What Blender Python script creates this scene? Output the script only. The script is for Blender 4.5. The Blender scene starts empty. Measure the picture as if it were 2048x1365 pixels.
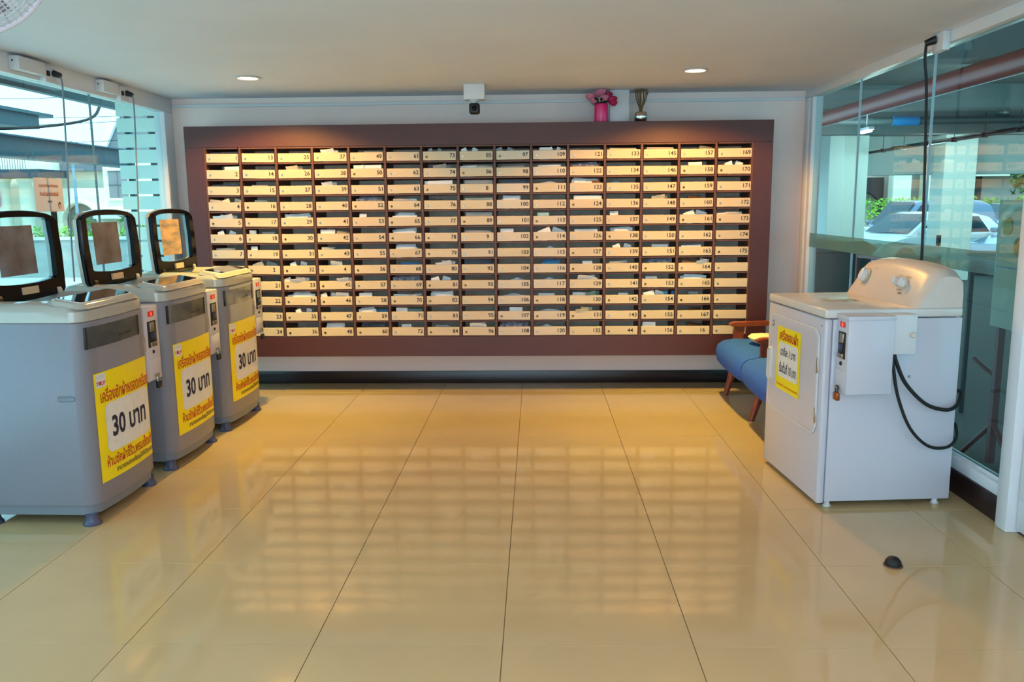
import bpy, bmesh, math, random
from mathutils import Vector, Matrix
random.seed(7)
PI = math.pi
SC = bpy.context.scene
COL = SC.collection

# ---------------------------------------------------------------- camera
cam_d = bpy.data.cameras.new('camera'); cam = bpy.data.objects.new('camera', cam_d); COL.objects.link(cam)
cam_d.sensor_width = 36; cam_d.lens = 1674.5/2048*36; cam_d.clip_start = .05; cam_d.clip_end = 300
H, YAW, PITCH, ROLL = 1.373, .0302, .1622, -.0092
_f = Vector((-math.sin(YAW)*math.cos(PITCH), math.cos(YAW)*math.cos(PITCH), -math.sin(PITCH)))
_r = Vector((math.cos(YAW), math.sin(YAW), 0)); _u = _r.cross(_f)
_r2 = _r*math.cos(ROLL)+_u*math.sin(ROLL); _u2 = -_r*math.sin(ROLL)+_u*math.cos(ROLL)
M = Matrix((_r2, _u2, -_f)).transposed().to_4x4(); M.translation = Vector((0, 0, H))
cam.matrix_world = M
SC.camera = cam

# ---------------------------------------------------------------- world, light, exposure
SC.view_settings.view_transform = 'Standard'; SC.view_settings.look = 'None'
SC.view_settings.gamma = 1; SC.view_settings.use_curve_mapping = False
SC.view_settings.exposure = 0.33
SKY_STRENGTH = 2.4
W = bpy.data.worlds.new('world'); SC.world = W; W.use_nodes = True
bg = W.node_tree.nodes['Background']; bg.inputs[0].default_value = (.46, .80, 1, 1); bg.inputs[1].default_value = SKY_STRENGTH
def area(name, loc, rot, sx, sy, power, col):
    l = bpy.data.lights.new(name, 'AREA'); l.shape = 'RECTANGLE'; l.size = sx; l.size_y = sy; l.energy = power; l.color = col
    o = bpy.data.objects.new(name, l); o.location = loc; o.rotation_euler = rot; COL.objects.link(o); return o
# added fill as daylight of the entrance behind the photographer, and the photographer's flash
area('entrance_fill_light', (0, -2.6, 1.5), (PI/2, 0, 0), 4.2, 1.9, 34, (.72, .84, 1))
area('flash_light', (0.06, -.12, 1.55), (math.radians(82), 0, math.radians(-2)), .12, .06, 5, (.80, .90, 1))
area('ceiling_fill_light', (0.0, -.3, 1.72), (PI, 0, 0), .3, .2, 58, (.72, .82, 1))  # upward fill added to brighten the ceiling and, by bounce, the back wall
sun_d = bpy.data.lights.new('sun', 'SUN'); sun_d.energy = 2.2; sun_d.angle = .2; sun_d.color = (1, .93, .78)
sun = bpy.data.objects.new('sun', sun_d); COL.objects.link(sun); sun.rotation_euler = Vector((.35, -1, 1.5)).to_track_quat('Z', 'Y').to_euler()
def spot(name, loc, power, col, size=110, blend=.6, rad=.035, tilt=(0, 0, 0)):
    l = bpy.data.lights.new(name, 'SPOT'); l.energy = power; l.color = col; l.spot_size = math.radians(size); l.spot_blend = blend; l.shadow_soft_size = rad
    o = bpy.data.objects.new(name, l); o.location = loc; o.rotation_euler = tilt; COL.objects.link(o); return o
WARM = (1, .48, .08)
CEIL = 2.17

# ---------------------------------------------------------------- materials
def srgb(c):
    return tuple((v/255/12.92) if v/255 <= .04045 else ((v/255+.055)/1.055)**2.4 for v in c)
MATS = {}
def mat(name, col, rough=.5, metal=0, spec=.5, noise=0, nscale=20, bump=0, bscale=200, col2=None, emit=0, trans=0, coat=0, stretch=None, alpha=1):
    if name in MATS: return MATS[name]
    m = bpy.data.materials.new(name); m.use_nodes = True; nt = m.node_tree; N = nt.nodes; L = nt.links
    b = N['Principled BSDF']; c = (*srgb(col), 1)
    b.inputs['Base Color'].default_value = c; b.inputs['Roughness'].default_value = rough
    b.inputs['Metallic'].default_value = metal; b.inputs['Specular IOR Level'].default_value = spec
    b.inputs['Coat Weight'].default_value = coat; b.inputs['Coat Roughness'].default_value = .05
    b.inputs['Transmission Weight'].default_value = trans; b.inputs['Alpha'].default_value = alpha
    if emit:
        b.inputs['Emission Color'].default_value = c; b.inputs['Emission Strength'].default_value = emit
    tc = N.new('ShaderNodeTexCoord'); mp = N.new('ShaderNodeMapping'); L.new(tc.outputs['Object'], mp.inputs[0])
    if stretch: mp.inputs['Scale'].default_value = stretch
    if noise or col2:
        n = N.new('ShaderNodeTexNoise'); n.inputs['Scale'].default_value = nscale; n.inputs['Detail'].default_value = 5
        L.new(mp.outputs[0], n.inputs['Vector'])
        r = N.new('ShaderNodeValToRGB'); r.color_ramp.elements[0].position = .35; r.color_ramp.elements[1].position = .65
        if col2: a, d = (*srgb(col), 1), (*srgb(col2), 1)
        else:
            a = tuple(v*(1-noise) for v in c[:3])+(1,); d = tuple(min(1, v*(1+noise)) for v in c[:3])+(1,)
        r.color_ramp.elements[0].color = a; r.color_ramp.elements[1].color = d
        L.new(n.outputs['Fac'], r.inputs[0]); L.new(r.outputs[0], b.inputs['Base Color'])
        if emit: L.new(r.outputs[0], b.inputs['Emission Color'])
    if bump:
        n = N.new('ShaderNodeTexNoise'); n.inputs['Scale'].default_value = bscale; L.new(mp.outputs[0], n.inputs['Vector'])
        bp = N.new('ShaderNodeBump'); bp.inputs['Strength'].default_value = bump; bp.inputs['Distance'].default_value = .002
        L.new(n.outputs['Fac'], bp.inputs['Height']); L.new(bp.outputs[0], b.inputs['Normal'])
    MATS[name] = m; return m
def glass_mat(name, tint, refl=1.0, rough=0, haze=0, hazecol=(200, 220, 215)):
    m = bpy.data.materials.new(name); m.use_nodes = True; nt = m.node_tree; N = nt.nodes; L = nt.links; N.clear()
    out = N.new('ShaderNodeOutputMaterial'); t = N.new('ShaderNodeBsdfTransparent'); t.inputs[0].default_value = (*tint, 1)
    g = N.new('ShaderNodeBsdfGlossy'); g.inputs['Roughness'].default_value = rough; g.inputs[0].default_value = (refl, refl, refl, 1)
    fr = N.new('ShaderNodeFresnel'); fr.inputs[0].default_value = 1.45; mx = N.new('ShaderNodeMixShader')
    ge = N.new('ShaderNodeNewGeometry'); su = N.new('ShaderNodeMath'); su.operation = 'SUBTRACT'; su.inputs[0].default_value = 1; L.new(ge.outputs['Backfacing'], su.inputs[1])
    mu = N.new('ShaderNodeMath'); mu.operation = 'MULTIPLY'; L.new(fr.outputs[0], mu.inputs[0]); L.new(su.outputs[0], mu.inputs[1]); L.new(mu.outputs[0], mx.inputs[0]); L.new(t.outputs[0], mx.inputs[1]); L.new(g.outputs[0], mx.inputs[2]); last = mx
    if haze:
        d = N.new('ShaderNodeBsdfPrincipled'); d.inputs['Base Color'].default_value = (*srgb(hazecol), 1); d.inputs['Roughness'].default_value = .6
        m2 = N.new('ShaderNodeMixShader'); m2.inputs[0].default_value = haze; L.new(mx.outputs[0], m2.inputs[1]); L.new(d.outputs[0], m2.inputs[2]); last = m2
    L.new(last.outputs[0], out.inputs[0]); MATS[name] = m; return m

m_tile = mat('porcelain_tile', (192, 165, 121), .06, noise=.03, nscale=3, spec=.5, bump=.02, bscale=14)
m_grout = mat('grout', (112, 84, 52), .8)
m_ceil = mat('ceiling_paint', (220, 226, 238), .9, noise=.02, nscale=2, bump=.1, bscale=90)
m_wall = mat('grey_wall_paint', (240, 218, 210), .85, noise=.02, nscale=3, bump=.1, bscale=120)
m_base = mat('dark_skirting', (38, 22, 22), .3, noise=.1, nscale=8)
m_brown = mat('brown_laminate', (80, 37, 32), .45, noise=.10, nscale=30, stretch=(1, 1, 8), bump=.05, bscale=300)
m_shelf = mat('brown_board', (100, 58, 42), .5, noise=.08, nscale=30)
m_inback = mat('compartment_back', (244, 228, 204), .7, noise=.10, nscale=12)
m_panel = mat('cream_laminate', (222, 196, 158), .45, noise=.025, nscale=10, stretch=(1, 1, 6))
m_panelw = mat('cream_panel_faded', (222, 200, 172), .45, noise=.02, nscale=10)
m_ink = mat('black_ink', (26, 22, 20), .6)
m_inkblue = mat('navy_ink', (30, 26, 60), .6)
m_red = mat('red_ink', (196, 40, 30), .6)
m_steel = mat('worn_steel', (170, 165, 150), .3, 1)
m_brass = mat('tarnished_brass', (120, 90, 50), .35, 1)
m_white = mat('white_enamel', (200, 198, 208), .25, spec=.5)
m_whitep = mat('white_plastic', (214, 214, 216), .4)
m_cream = mat('aged_white_plastic', (214, 200, 188), .35, noise=.02)
m_alu = mat('white_aluminium', (226, 228, 232), .3, noise=.01)
m_silver = mat('silver_grey_sheet', (128, 128, 138), .32, noise=.015, nscale=60)
m_cap = mat('glossy_grey_plastic', (176, 172, 162), .14, coat=.5)
m_skirt = mat('grey_plastic_skirt', (118, 124, 132), .4)
m_foot = mat('dark_rubber_foot', (70, 72, 96), .4)
m_blk = mat('gloss_black', (6, 5, 8), .15, spec=.12)
m_glassblk = mat('black_touch_glass', (10, 14, 16), .06, coat=.6)
m_black = mat('black_plastic', (18, 17, 18), .45)
m_rub = mat('black_rubber', (16, 16, 16), .6)
m_plate = mat('smoked_nameplate', (140, 142, 142), .12, noise=.12, nscale=9, coat=.5)
m_yel = mat('yellow_sticker', (250, 226, 10), .35, coat=.2)
m_stw = mat('white_sticker_panel', (226, 226, 222), .4, noise=.03, nscale=14)
m_lbl = mat('weathered_label_back', (120, 118, 124), .7, col2=(92, 84, 80), nscale=9)
m_lbl3 = mat('tan_label_back', (120, 110, 110), .7, col2=(190, 150, 120), nscale=7, stretch=(1, 1, 4))  # mottled grey and tan, for the farthest lid
m_tag = mat('yellowed_tag', (200, 180, 150), .5)
m_tagy = mat('yellow_tag', (220, 180, 60), .5)
m_led = mat('red_led', (255, 60, 40), .4, emit=4)
m_tub = mat('dark_tub', (70, 70, 72), .4)
m_blue = mat('blue_fabric', (36, 92, 190), .9, noise=.08, nscale=60, bump=.4, bscale=500)
m_wood = mat('reddish_wood', (136, 58, 26), .35, noise=.18, nscale=14, stretch=(1, 6, 1))
m_mag = mat('magenta_pot', (226, 30, 110), .25)
m_pink = mat('pink_petal', (255, 156, 186), .6, noise=.08)
m_pinkd = mat('deep_pink_petal', (232, 50, 110), .6, noise=.08)
m_leaf = mat('dark_leaf', (34, 74, 34), .5, noise=.2)
m_dry = mat('dried_stem', (110, 88, 54), .8, noise=.2)
m_chrome = mat('mercury_glass', (200, 196, 190), .15, 1, noise=.2, nscale=40)
m_lamp = mat('lamp_glow', (255, 240, 205), .4, emit=7)
m_tube = mat('fluorescent_glow', (240, 252, 255), .4, emit=5)
m_paper = mat('white_paper', (242, 240, 240), .7)
m_paperc = mat('cream_paper', (226, 212, 180), .7)
m_paperg = mat('grey_paper', (160, 160, 162), .7)
m_paperd = mat('dark_magazine', (44, 48, 66), .4, noise=.4, nscale=40)
m_paperb = mat('blue_leaflet', (26, 112, 170), .5)
m_papern = mat('colour_print', (150, 150, 160), .5, col2=(60, 60, 90), nscale=30)
m_papert = mat('teal_leaflet', (110, 150, 150), .5)
m_paperm = mat('mint_paper', (170, 205, 205), .6)
m_card = mat('brown_card', (110, 76, 54), .7)
m_poly = mat('clear_plastic_bag', (215, 220, 228), .12, coat=.6, alpha=.75)
m_glass = glass_mat('teal_glass', (.84, .965, .955))
m_glassr = glass_mat('dark_teal_glass', (.76, .91, .90))
m_clear = glass_mat('lid_window', (.84, .90, .92))
m_frost = glass_mat('frosted_band', (.6, .85, .83), haze=.45, hazecol=(110, 158, 166))
m_sheet = glass_mat('pale_translucent_sheet', (.7, .8, .75), haze=.7, hazecol=(150, 160, 140))

# ---------------------------------------------------------------- mesh helpers
def B(): return bmesh.new()
def box(bm, a, b, bev=0, seg=2, rot=None, about=None):
    g = bmesh.ops.create_cube(bm, size=1)['verts']
    c = [(a[i]+b[i])/2 for i in range(3)]; s = [abs(b[i]-a[i]) for i in range(3)]
    for v in g: v.co = Vector((v.co.x*s[0]+c[0], v.co.y*s[1]+c[1], v.co.z*s[2]+c[2]))
    if bev:
        es = list({e for v in g for e in v.link_edges}); r = bmesh.ops.bevel(bm, geom=es, offset=bev, segments=seg, affect='EDGES', profile=.5)
        g = list({v for f in r['faces'] for v in f.verts} | {v for v in g if v.is_valid})
    if rot is not None:
        bmesh.ops.rotate(bm, verts=g, cent=about or c, matrix=rot)
    return g
def cyl(bm, p0, p1, r0, r1=None, n=20, caps=True):
    r1 = r0 if r1 is None else r1; p0 = Vector(p0); p1 = Vector(p1); d = (p1-p0)
    q = d.to_track_quat('Z', 'Y'); L = d.length
    g = bmesh.ops.create_cone(bm, cap_ends=caps, segments=n, radius1=r0, radius2=r1, depth=L)['verts']
    for v in g: v.co = q @ v.co + (p0+p1)/2
    return g
def tube(bm, pts, r, n=8, closed=False):
    pts = [Vector(p) for p in pts]; rings = []; N = len(pts); up = None
    for i, p in enumerate(pts):
        if closed: t = pts[(i+1) % N]-pts[i-1]
        else: t = pts[min(i+1, N-1)]-pts[max(i-1, 0)]
        t.normalize()
        if up is None: up = t.orthogonal().normalized()
        up = (up-t*up.dot(t)).normalized(); s = t.cross(up)
        rr = r[i] if isinstance(r, (list, tuple)) else r
        rings.append([bm.verts.new(p+up*math.cos(2*PI*k/n)*rr+s*math.sin(2*PI*k/n)*rr) for k in range(n)])
    for i in range(N if closed else N-1):
        a, b = rings[i], rings[(i+1) % N]
        for k in range(n): bm.faces.new((a[k], a[(k+1) % n], b[(k+1) % n], b[k]))
    if not closed: bm.faces.new(rings[0][::-1]); bm.faces.new(rings[-1])
def lathe(bm, prof, c=(0, 0, 0), n=28, axis='Z'):
    rings = []
    for r, z in prof:
        ring = []
        for k in range(n):
            a = 2*PI*k/n; x, y = r*math.cos(a), r*math.sin(a)
            p = (x, y, z) if axis == 'Z' else ((z, x, y) if axis == 'X' else (y, z, x))
            ring.append(bm.verts.new((p[0]+c[0], p[1]+c[1], p[2]+c[2])))
        rings.append(ring)
    for a, b in zip(rings, rings[1:]):
        for k in range(n): bm.faces.new((a[k], a[(k+1) % n], b[(k+1) % n], b[k]))
    if prof[0][0] > 1e-5: bm.faces.new(rings[0][::-1])
    if prof[-1][0] > 1e-5: bm.faces.new(rings[-1])
def prism(bm, poly, axis, a, b):
    """extrude a polygon of 2-D points along an axis from a to b"""
    def P(p, t): return {'X': (t, p[0], p[1]), 'Y': (p[0], t, p[1]), 'Z': (p[0], p[1], t)}[axis]
    A = [bm.verts.new(P(p, a)) for p in poly]; C = [bm.verts.new(P(p, b)) for p in poly]; n = len(poly)
    bm.faces.new(A[::-1]); bm.faces.new(C)
    for i in range(n): bm.faces.new((A[i], A[(i+1) % n], C[(i+1) % n], C[i]))
def loft(bm, loops, capa=True, capb=True, closed=True):
    R = [[bm.verts.new(p) for p in lp] for lp in loops]; n = len(R[0])
    for a, b in zip(R, R[1:]):
        for k in range(n if closed else n-1): bm.faces.new((a[k], a[(k+1) % n], b[(k+1) % n], b[k]))
    if capa: bm.faces.new(R[0][::-1])
    if capb: bm.faces.new(R[-1])
    return R
def smooth_curve(pts, n=8):
    out = []; P = [Vector(p) for p in pts]; P = [P[0]*2-P[1]]+P+[P[-1]*2-P[-2]]
    for i in range(1, len(P)-2):
        for k in range(n):
            t = k/n; a, b, c, d = P[i-1:i+3]
            out.append(.5*((2*b)+(c-a)*t+(2*a-5*b+4*c-d)*t*t+(3*b-a-3*c+d)*t**3))
    out.append(P[-2]); return out
def rrect(w, h, r, n=6, cx=0, cy=0):
    """rounded rectangle outline (2-D)"""
    o = []
    for sx, sy, a0 in ((1, 1, 0), (-1, 1, PI/2), (-1, -1, PI), (1, -1, 3*PI/2)):
        for k in range(n+1):
            a = a0+PI/2*k/n; o.append((cx+sx*(w/2-r)+r*math.cos(a), cy+sy*(h/2-r)+r*math.sin(a)))
    return o
def obj(name, bm, m, parent=None, loc=None, rz=0, smooth=True, recalc=True):
    if isinstance(bm, bpy.types.Mesh): me = bm
    else:
        if recalc: bmesh.ops.recalc_face_normals(bm, faces=bm.faces)
        me = bpy.data.meshes.new(name); bm.to_mesh(me); bm.free()
        if smooth:
            me.shade_smooth()
            try: me.set_sharp_from_angle(angle=math.radians(38))
            except Exception: pass
    if m and not me.materials: me.materials.append(m)
    o = bpy.data.objects.new(name, me); COL.objects.link(o)
    if loc: o.location = loc
    if rz: o.rotation_euler = (0, 0, rz)
    if parent: o.parent = parent
    return o
def tag(o, label, cat, group=None, kind=None):
    o['label'] = label; o['category'] = cat
    if group: o['group'] = group
    if kind: o['kind'] = kind
    return o
def thing(name, label, cat, loc=(0, 0, 0), rz=0, group=None):
    o = bpy.data.objects.new(name, None); o.empty_display_size = .05; COL.objects.link(o); o.location = loc; o.rotation_euler = (0, 0, rz)
    return tag(o, label, cat, group)
def struct(name, bm, m, label=None, parent=None, **k):
    o = obj(name, bm, m, parent, **k)
    if not parent: o['kind'] = 'structure'
    if label: o['label'] = label
    return o
def copy_tree(o, parent=None):
    c = o.copy(); COL.objects.link(c); c.parent = parent
    for ch in o.children: copy_tree(ch, c)
    return c
_tc = {}
def text_mesh(s, h=None, w=None, bold=0, maxw=None):
    """lettering as a flat mesh in local XY, centred; h = digit height or w = total width"""
    key = (s, h, w, bold, maxw)
    if key in _tc: return _tc[key].copy()
    c = bpy.data.curves.new('lettering', 'FONT'); c.body = s; c.size = 1; c.align_x = 'CENTER'; c.resolution_u = 3; c.offset = bold; c.fill_mode = 'FRONT'
    o = bpy.data.objects.new('lettering', c); COL.objects.link(o)
    dg = bpy.context.evaluated_depsgraph_get(); me = bpy.data.meshes.new_from_object(o.evaluated_get(dg))
    bpy.data.objects.remove(o)
    bm = bmesh.new(); bm.from_mesh(me); bpy.data.meshes.remove(me)
    if not bm.verts: _tc[key] = bm; return bm.copy()
    xs = [v.co.x for v in bm.verts]; ys = [v.co.y for v in bm.verts]
    W0, H0 = max(xs)-min(xs), max(ys)-min(ys); cx, cy = (max(xs)+min(xs))/2, (max(ys)+min(ys))/2
    sx = sy = (h/H0 if h else w/W0)
    if h and w: sx = w/W0
    for v in bm.verts: v.co = Vector(((v.co.x-cx)*sx, (v.co.y-cy)*sy, 0))
    _tc[key] = bm
    return bm.copy()
def map_bm(bm, fn):
    for v in bm.verts: v.co = Vector(fn(v.co))
    return bm

# ================================================================ ROOM
RX, LX, BY = 2.0, -2.75, 6.386
fl = struct('floor', (lambda b: (box(b, (LX-.1, -3, -.12), (RX+.1, BY+.1, -.004)), b)[1])(B()), m_grout, 'glossy beige porcelain tiled floor')
tb = B(); box(tb, (-.2988, -.2988, -.012), (.2988, .2988, 0), .0008, 1)
tile_me = None
for i in range(-5, 4):
    for j in range(-10, 7):
        x0 = -.112+.6*i; y0 = 2.443+.6*j; x1 = x0+.6; y1 = y0+.6
        a, c, d, e = max(x0, LX), max(y0, -3), min(x1, RX), min(y1, BY)
        if d-a < .02 or e-c < .02: continue
        full = (d-a > .599 and e-c > .599)
        if full and tile_me is None:
            t = obj('tile', tb, m_tile, fl, smooth=False); tile_me = t.data
        elif full: t = obj('tile', tile_me, None, fl)
        else:
            b = B(); box(b, ((a-d)/2+.0012, (c-e)/2+.0012, -.012), ((d-a)/2-.0012, (e-c)/2-.0012, 0), .0008, 1); t = obj('tile', b, m_tile, fl, smooth=False)
        t.location = ((a+d)/2, (c+e)/2, random.uniform(-.0003, .0003))
b = B(); box(b, (LX-.1, -3, CEIL), (RX+.1, BY+.1, CEIL+.12)); struct('ceiling', b, m_ceil, 'plain off-white plaster ceiling')
b = B(); box(b, (LX-.1, BY, -.1), (RX+.1, BY+.12, CEIL)); struct('wall_back', b, m_wall, 'grey painted back wall')
b = B(); box(b, (LX+.02, BY-.016, 0), (RX-.02, BY, .096), .003); struct('baseboard_back', b, m_base, 'dark brown skirting along the back wall')
b = B(); box(b, (RX-.03, 3.463, 0), (RX+.06, BY, .11), .003); struct('baseboard_right', b, m_base, 'dark kerb under the right glass wall')
b = B(); box(b, (RX-.02, 3.463, .11), (RX+.05, BY, .165), .004); struct('trim_1', b, m_alu, 'white aluminium sill under the right glass wall')
b = B(); box(b, (LX-.05, 0, 0), (LX+.03, BY, .11), .003); struct('baseboard_left', b, m_base, 'dark kerb under the left glass wall')
# left glass wall
b = B(); box(b, (LX-.05, 0, 2.065), (LX+.03, BY, CEIL), .003); struct('trim_2', b, m_alu, 'white head rail above the left glass wall')
b = B(); box(b, (LX-.05, 6.24, .11), (LX+.03, BY, 2.065), .004); struct('trim_3', b, m_alu, 'white upright frame at the far end of the left glass')
wl = struct('window_1', (lambda b: (box(b, (LX-.05, 0, .11), (LX+.03, 6.24, .15), .003), b)[1])(B()), m_alu, 'frameless glass wall on the left')
ys = [0, 1.3, 2.55, 3.9, 5.27, 6.24]
for y0, y1 in zip(ys, ys[1:]):
    b = B(); box(b, (LX-.016, y0+.0015, .15), (LX-.004, y1-.0015, 2.065)); obj('pane', b, m_glass, wl, smooth=False)
    if y1 < 6:
        b = B(); box(b, (LX-.017, y1-.0015, .15), (LX-.003, y1+.0015, 2.065)); obj('sealant_joint', b, m_skirt, wl, smooth=False)
# right glass wall
b = B(); box(b, (RX-.03, 0, 2.115), (RX+.05, BY, CEIL), .003); struct('trim_4', b, m_alu, 'white head rail above the right glass wall')
b = B(); box(b, (RX-.03, 6.30, .165), (RX+.05, BY, 2.115), .004); box(b, (RX-.02, 6.24, .165), (RX+.04, 6.296, 2.115), .004); struct('trim_5', b, m_alu, 'white upright frame at the far end of the right glass')
wr = struct('window_2', (lambda b: (box(b, (RX, 3.463, .165), (RX+.03, 6.24, .18), .002), b)[1])(B()), m_alu, 'frameless glass wall on the right')
ys = [3.465, 4.44, 5.42, 6.24]
for y0, y1 in zip(ys, ys[1:]):
    b = B(); box(b, (RX+.004, y0+.0015, .18), (RX+.016, y1-.0015, 2.115)); obj('pane', b, m_glassr, wr, smooth=False)
    if y1 < 6:
        b = B(); box(b, (RX+.003, y1-.0015, .18), (RX+.017, y1+.0015, 2.115)); obj('sealant_joint', b, m_white, wr, smooth=False)
b = B(); box(b, (RX+.0005, 3.72, 1.045), (RX+.0035, 6.24, 1.145)); obj('frosted_band', b, m_frost, wr, smooth=False)
# white post and door leaf nearest the camera on the right
b = B(); box(b, (RX-.05, 3.38, 0), (RX+.06, 3.462, 2.115), .004); struct('trim_6', b, m_alu, 'white door post at the near end of the right glass')
dr = struct('door_1', (lambda b: (box(b, (RX-.01, 2.46, .015), (RX+.03, 3.375, .15), .003), box(b, (RX-.01, 3.29, .15), (RX+.03, 3.375, 2.0), .003), box(b, (RX-.01, 2.46, .15), (RX+.03, 2.55, 2.0), .003), box(b, (RX-.01, 2.46, 2.0), (RX+.03, 3.375, 2.11), .003), b)[-1])(B()), m_alu, 'white framed glass door on the right')
b = B(); box(b, (RX+.005, 2.552, .152), (RX+.015, 3.288, 1.998)); obj('pane', b, m_glassr, dr, smooth=False)
b = B(); cyl(b, (RX-.06, 2.6, .85), (RX-.06, 2.6, 1.25), .012); cyl(b, (RX-.06, 2.6, .9), (RX-.01, 2.6, .9), .008); cyl(b, (RX-.06, 2.6, 1.2), (RX-.01, 2.6, 1.2), .008); obj('door_handle', b, m_steel, dr)
b = B(); box(b, (RX-.03, -3, 0), (RX+.05, 2.45, CEIL)); struct('wall_right', b, m_wall, 'grey wall beside the door')
b = B(); box(b, (LX-.05, -3, 0), (LX+.03, 0, CEIL)); struct('wall_left', b, m_wall, 'grey wall before the left glass')
# conduit along the back wall
b = B(); [box(b, (xa, BY-.022, za), (xb, BY, za+.020)) for xa, xb, za in ((LX+.04, -1.2, 2.105), (-1.2, .4, 2.108), (.4, RX-.04, 2.102))]; o = obj('cable_conduit', b, m_whitep); tag(o, 'thin white cable conduit running high along the back wall', 'conduit')

# downlights
def downlight(x, y, label, power, warm=WARM):
    t = thing('downlight', label, 'lamp', (x, y, CEIL), 0, 'recessed ceiling downlights')
    b = B(); lathe(b, [(.062, 0), (.078, -.001), (.082, -.004), (.080, -.007), (.064, -.009), (.060, -.004), (.060, 0)], n=32); obj('trim_ring', b, m_whitep, t)
    b = B(); lathe(b, [(.0001, -.0035), (.030, -.0035), (.0605, -.002)], n=28); obj('lamp_lens', b, m_lamp, t)
    s = spot('downlight_beam', (x, y, CEIL-.02), power, warm, 148, .25, .05)
    if power > 50: spot('downlight_core', (x, y, CEIL-.02), 95, (1, .90, .20), 88, 1, .05)
    return t
downlight(-1.80, 5.38, 'glowing round downlight above the left part of the mailboxes', 78)
downlight(.97, 5.32, 'glowing round downlight above the right part of the mailboxes', 78)
for x in (-1.75, .97):
    for y in (2.35, -.6):
        o = downlight(x, y, 'warm round downlight over the %s side of the lobby, %s' % ('washing machine' if x < 0 else 'dryer', 'mid room' if y > 1 else 'by the entrance'), 8 if y > 1 else 5, (1, .80, .50))

# ================================================================ MAILBOX CABINET
YB = 6.05
mb = thing('mailbox_cabinet', 'large wall mounted brown mailbox cabinet with rows of numbered cream slots', 'mailboxes', (0, YB, 0))
GL, GR, GB, GT = -2.375, 1.525, .418, 1.790
CL, CR, CB, CT = -2.508, 1.658, .272, 1.938
D = .325
NC, NR = 15, 12
PX, PZ = (GR-GL)/NC, (GT-GB)/NR
for nm, a, c in (('surround_board', (CL, 0, GT), (CR, D, CT)), ('surround_board', (CL, 0, CB), (CR, D, GB)),
                 ('surround_board', (CL, 0, GB), (GL, D, GT)), ('surround_board', (GR, 0, GB), (CR, D, GT))):
    b = B(); box(b, a, c, .0015, 1); obj(nm, b, m_brown, mb)
b = B(); box(b, (GL, D-.018, GB), (GR, D, GT)); obj('back_panel', b, m_inback, mb)
dme = sme = None
for i in range(NC+1):
    x = GL+PX*i
    if dme is None:
        b = B(); box(b, (-.008, 0, GB), (.008, D-.018, GT), .001, 1); o = obj('divider', b, m_shelf, mb); dme = o.data
    else: o = obj('divider', dme, None, mb)
    o.location.x = x+(.008 if i == 0 else (-.008 if i == NC else 0)); o.location.y = .002
for j in range(NR+1):
    z = GB+PZ*j
    for i in range(NC):
        if sme is None:
            b = B(); box(b, (-PX/2+.0085, .006, -.006), (PX/2-.0085, D-.019, .006), .001, 1); o = obj('shelf', b, m_shelf, mb); sme = o.data
        else: o = obj('shelf', sme, None, mb)
        o.location = (GL+PX*(i+.5), 0, z+(.006 if j == 0 else (-.006 if j == NR else 0)))
        o.scale.x = 1 if 0 < i < NC-1 else .94
special = {20: '2', 44: '4', 87: '8', 90: '9', 144: '44', 168: '16'}
b = B(); box(b, (-PX/2+.013, 0, 0), (PX/2-.013, .010, .0615), .0012, 1); pme = None
pme = bpy.data.meshes.new('front_panel'); b.to_mesh(pme); b.free(); pme.materials.append(m_panel)
b = B(); box(b, (-PX/2+.013, 0, 0), (PX/2-.013, .010, .0615), .0012, 1)
pmw = bpy.data.meshes.new('front_panel'); b.to_mesh(pmw); b.free(); pmw.materials.append(m_panelw)
def lock_mesh(mm):
    b = B(); lathe(b, [(.0001, -.0035), (.0045, -.0035), (.0048, -.0015), (.0075, -.0018), (.0085, 0)], n=12, axis='Y'); me = bpy.data.meshes.new('lock'); b.to_mesh(me); b.free(); me.materials.append(mm); return me
locks = [lock_mesh(m_steel), lock_mesh(m_brass), lock_mesh(m_steel)]
dig = {}
SLOT = {}
for i in range(NC):
    for r in range(NR):
        n = i*12+r+1
        if i == NC-1 and r >= 7: n_txt = ''
        else: n_txt = special.get(n, str(n))
        z = GT-PZ*(r+1)+.0085; x = GL+PX*(i+.5)
        SLOT[n] = (x, z)
        o = obj('front_panel', pmw if (8 <= i <= 9 and random.random() < .5) or n in (91, 105) else pme, None, mb)
        o.location = (x, .001+random.uniform(-.001, .001), z+random.uniform(-.001, .001)); o.rotation_euler = (random.uniform(-.02, .06), random.uniform(-.007, .007)+(.012 if i < 2 else 0), random.uniform(-.02, .02))
        k = obj('lock', random.choice(locks), None, o); k.location = (-PX/2+.038, -.0005, .024)
        if n_txt:
            if n_txt not in dig:
                tbm = text_mesh(n_txt, h=.029, bold=.014); map_bm(tbm, lambda p: (p.x, 0, p.y))
                me = bpy.data.meshes.new('number'); tbm.to_mesh(me); tbm.free(); me.materials.append(m_ink); dig[n_txt] = (me, max(v.co.x for v in me.vertices))
            me, hw = dig[n_txt]
            q = obj('number', me, None, o); q.location = (PX/2-.022-hw if n not in special else PX/2-.046-hw, -.0012, .033)
tape = B(); 
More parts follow.
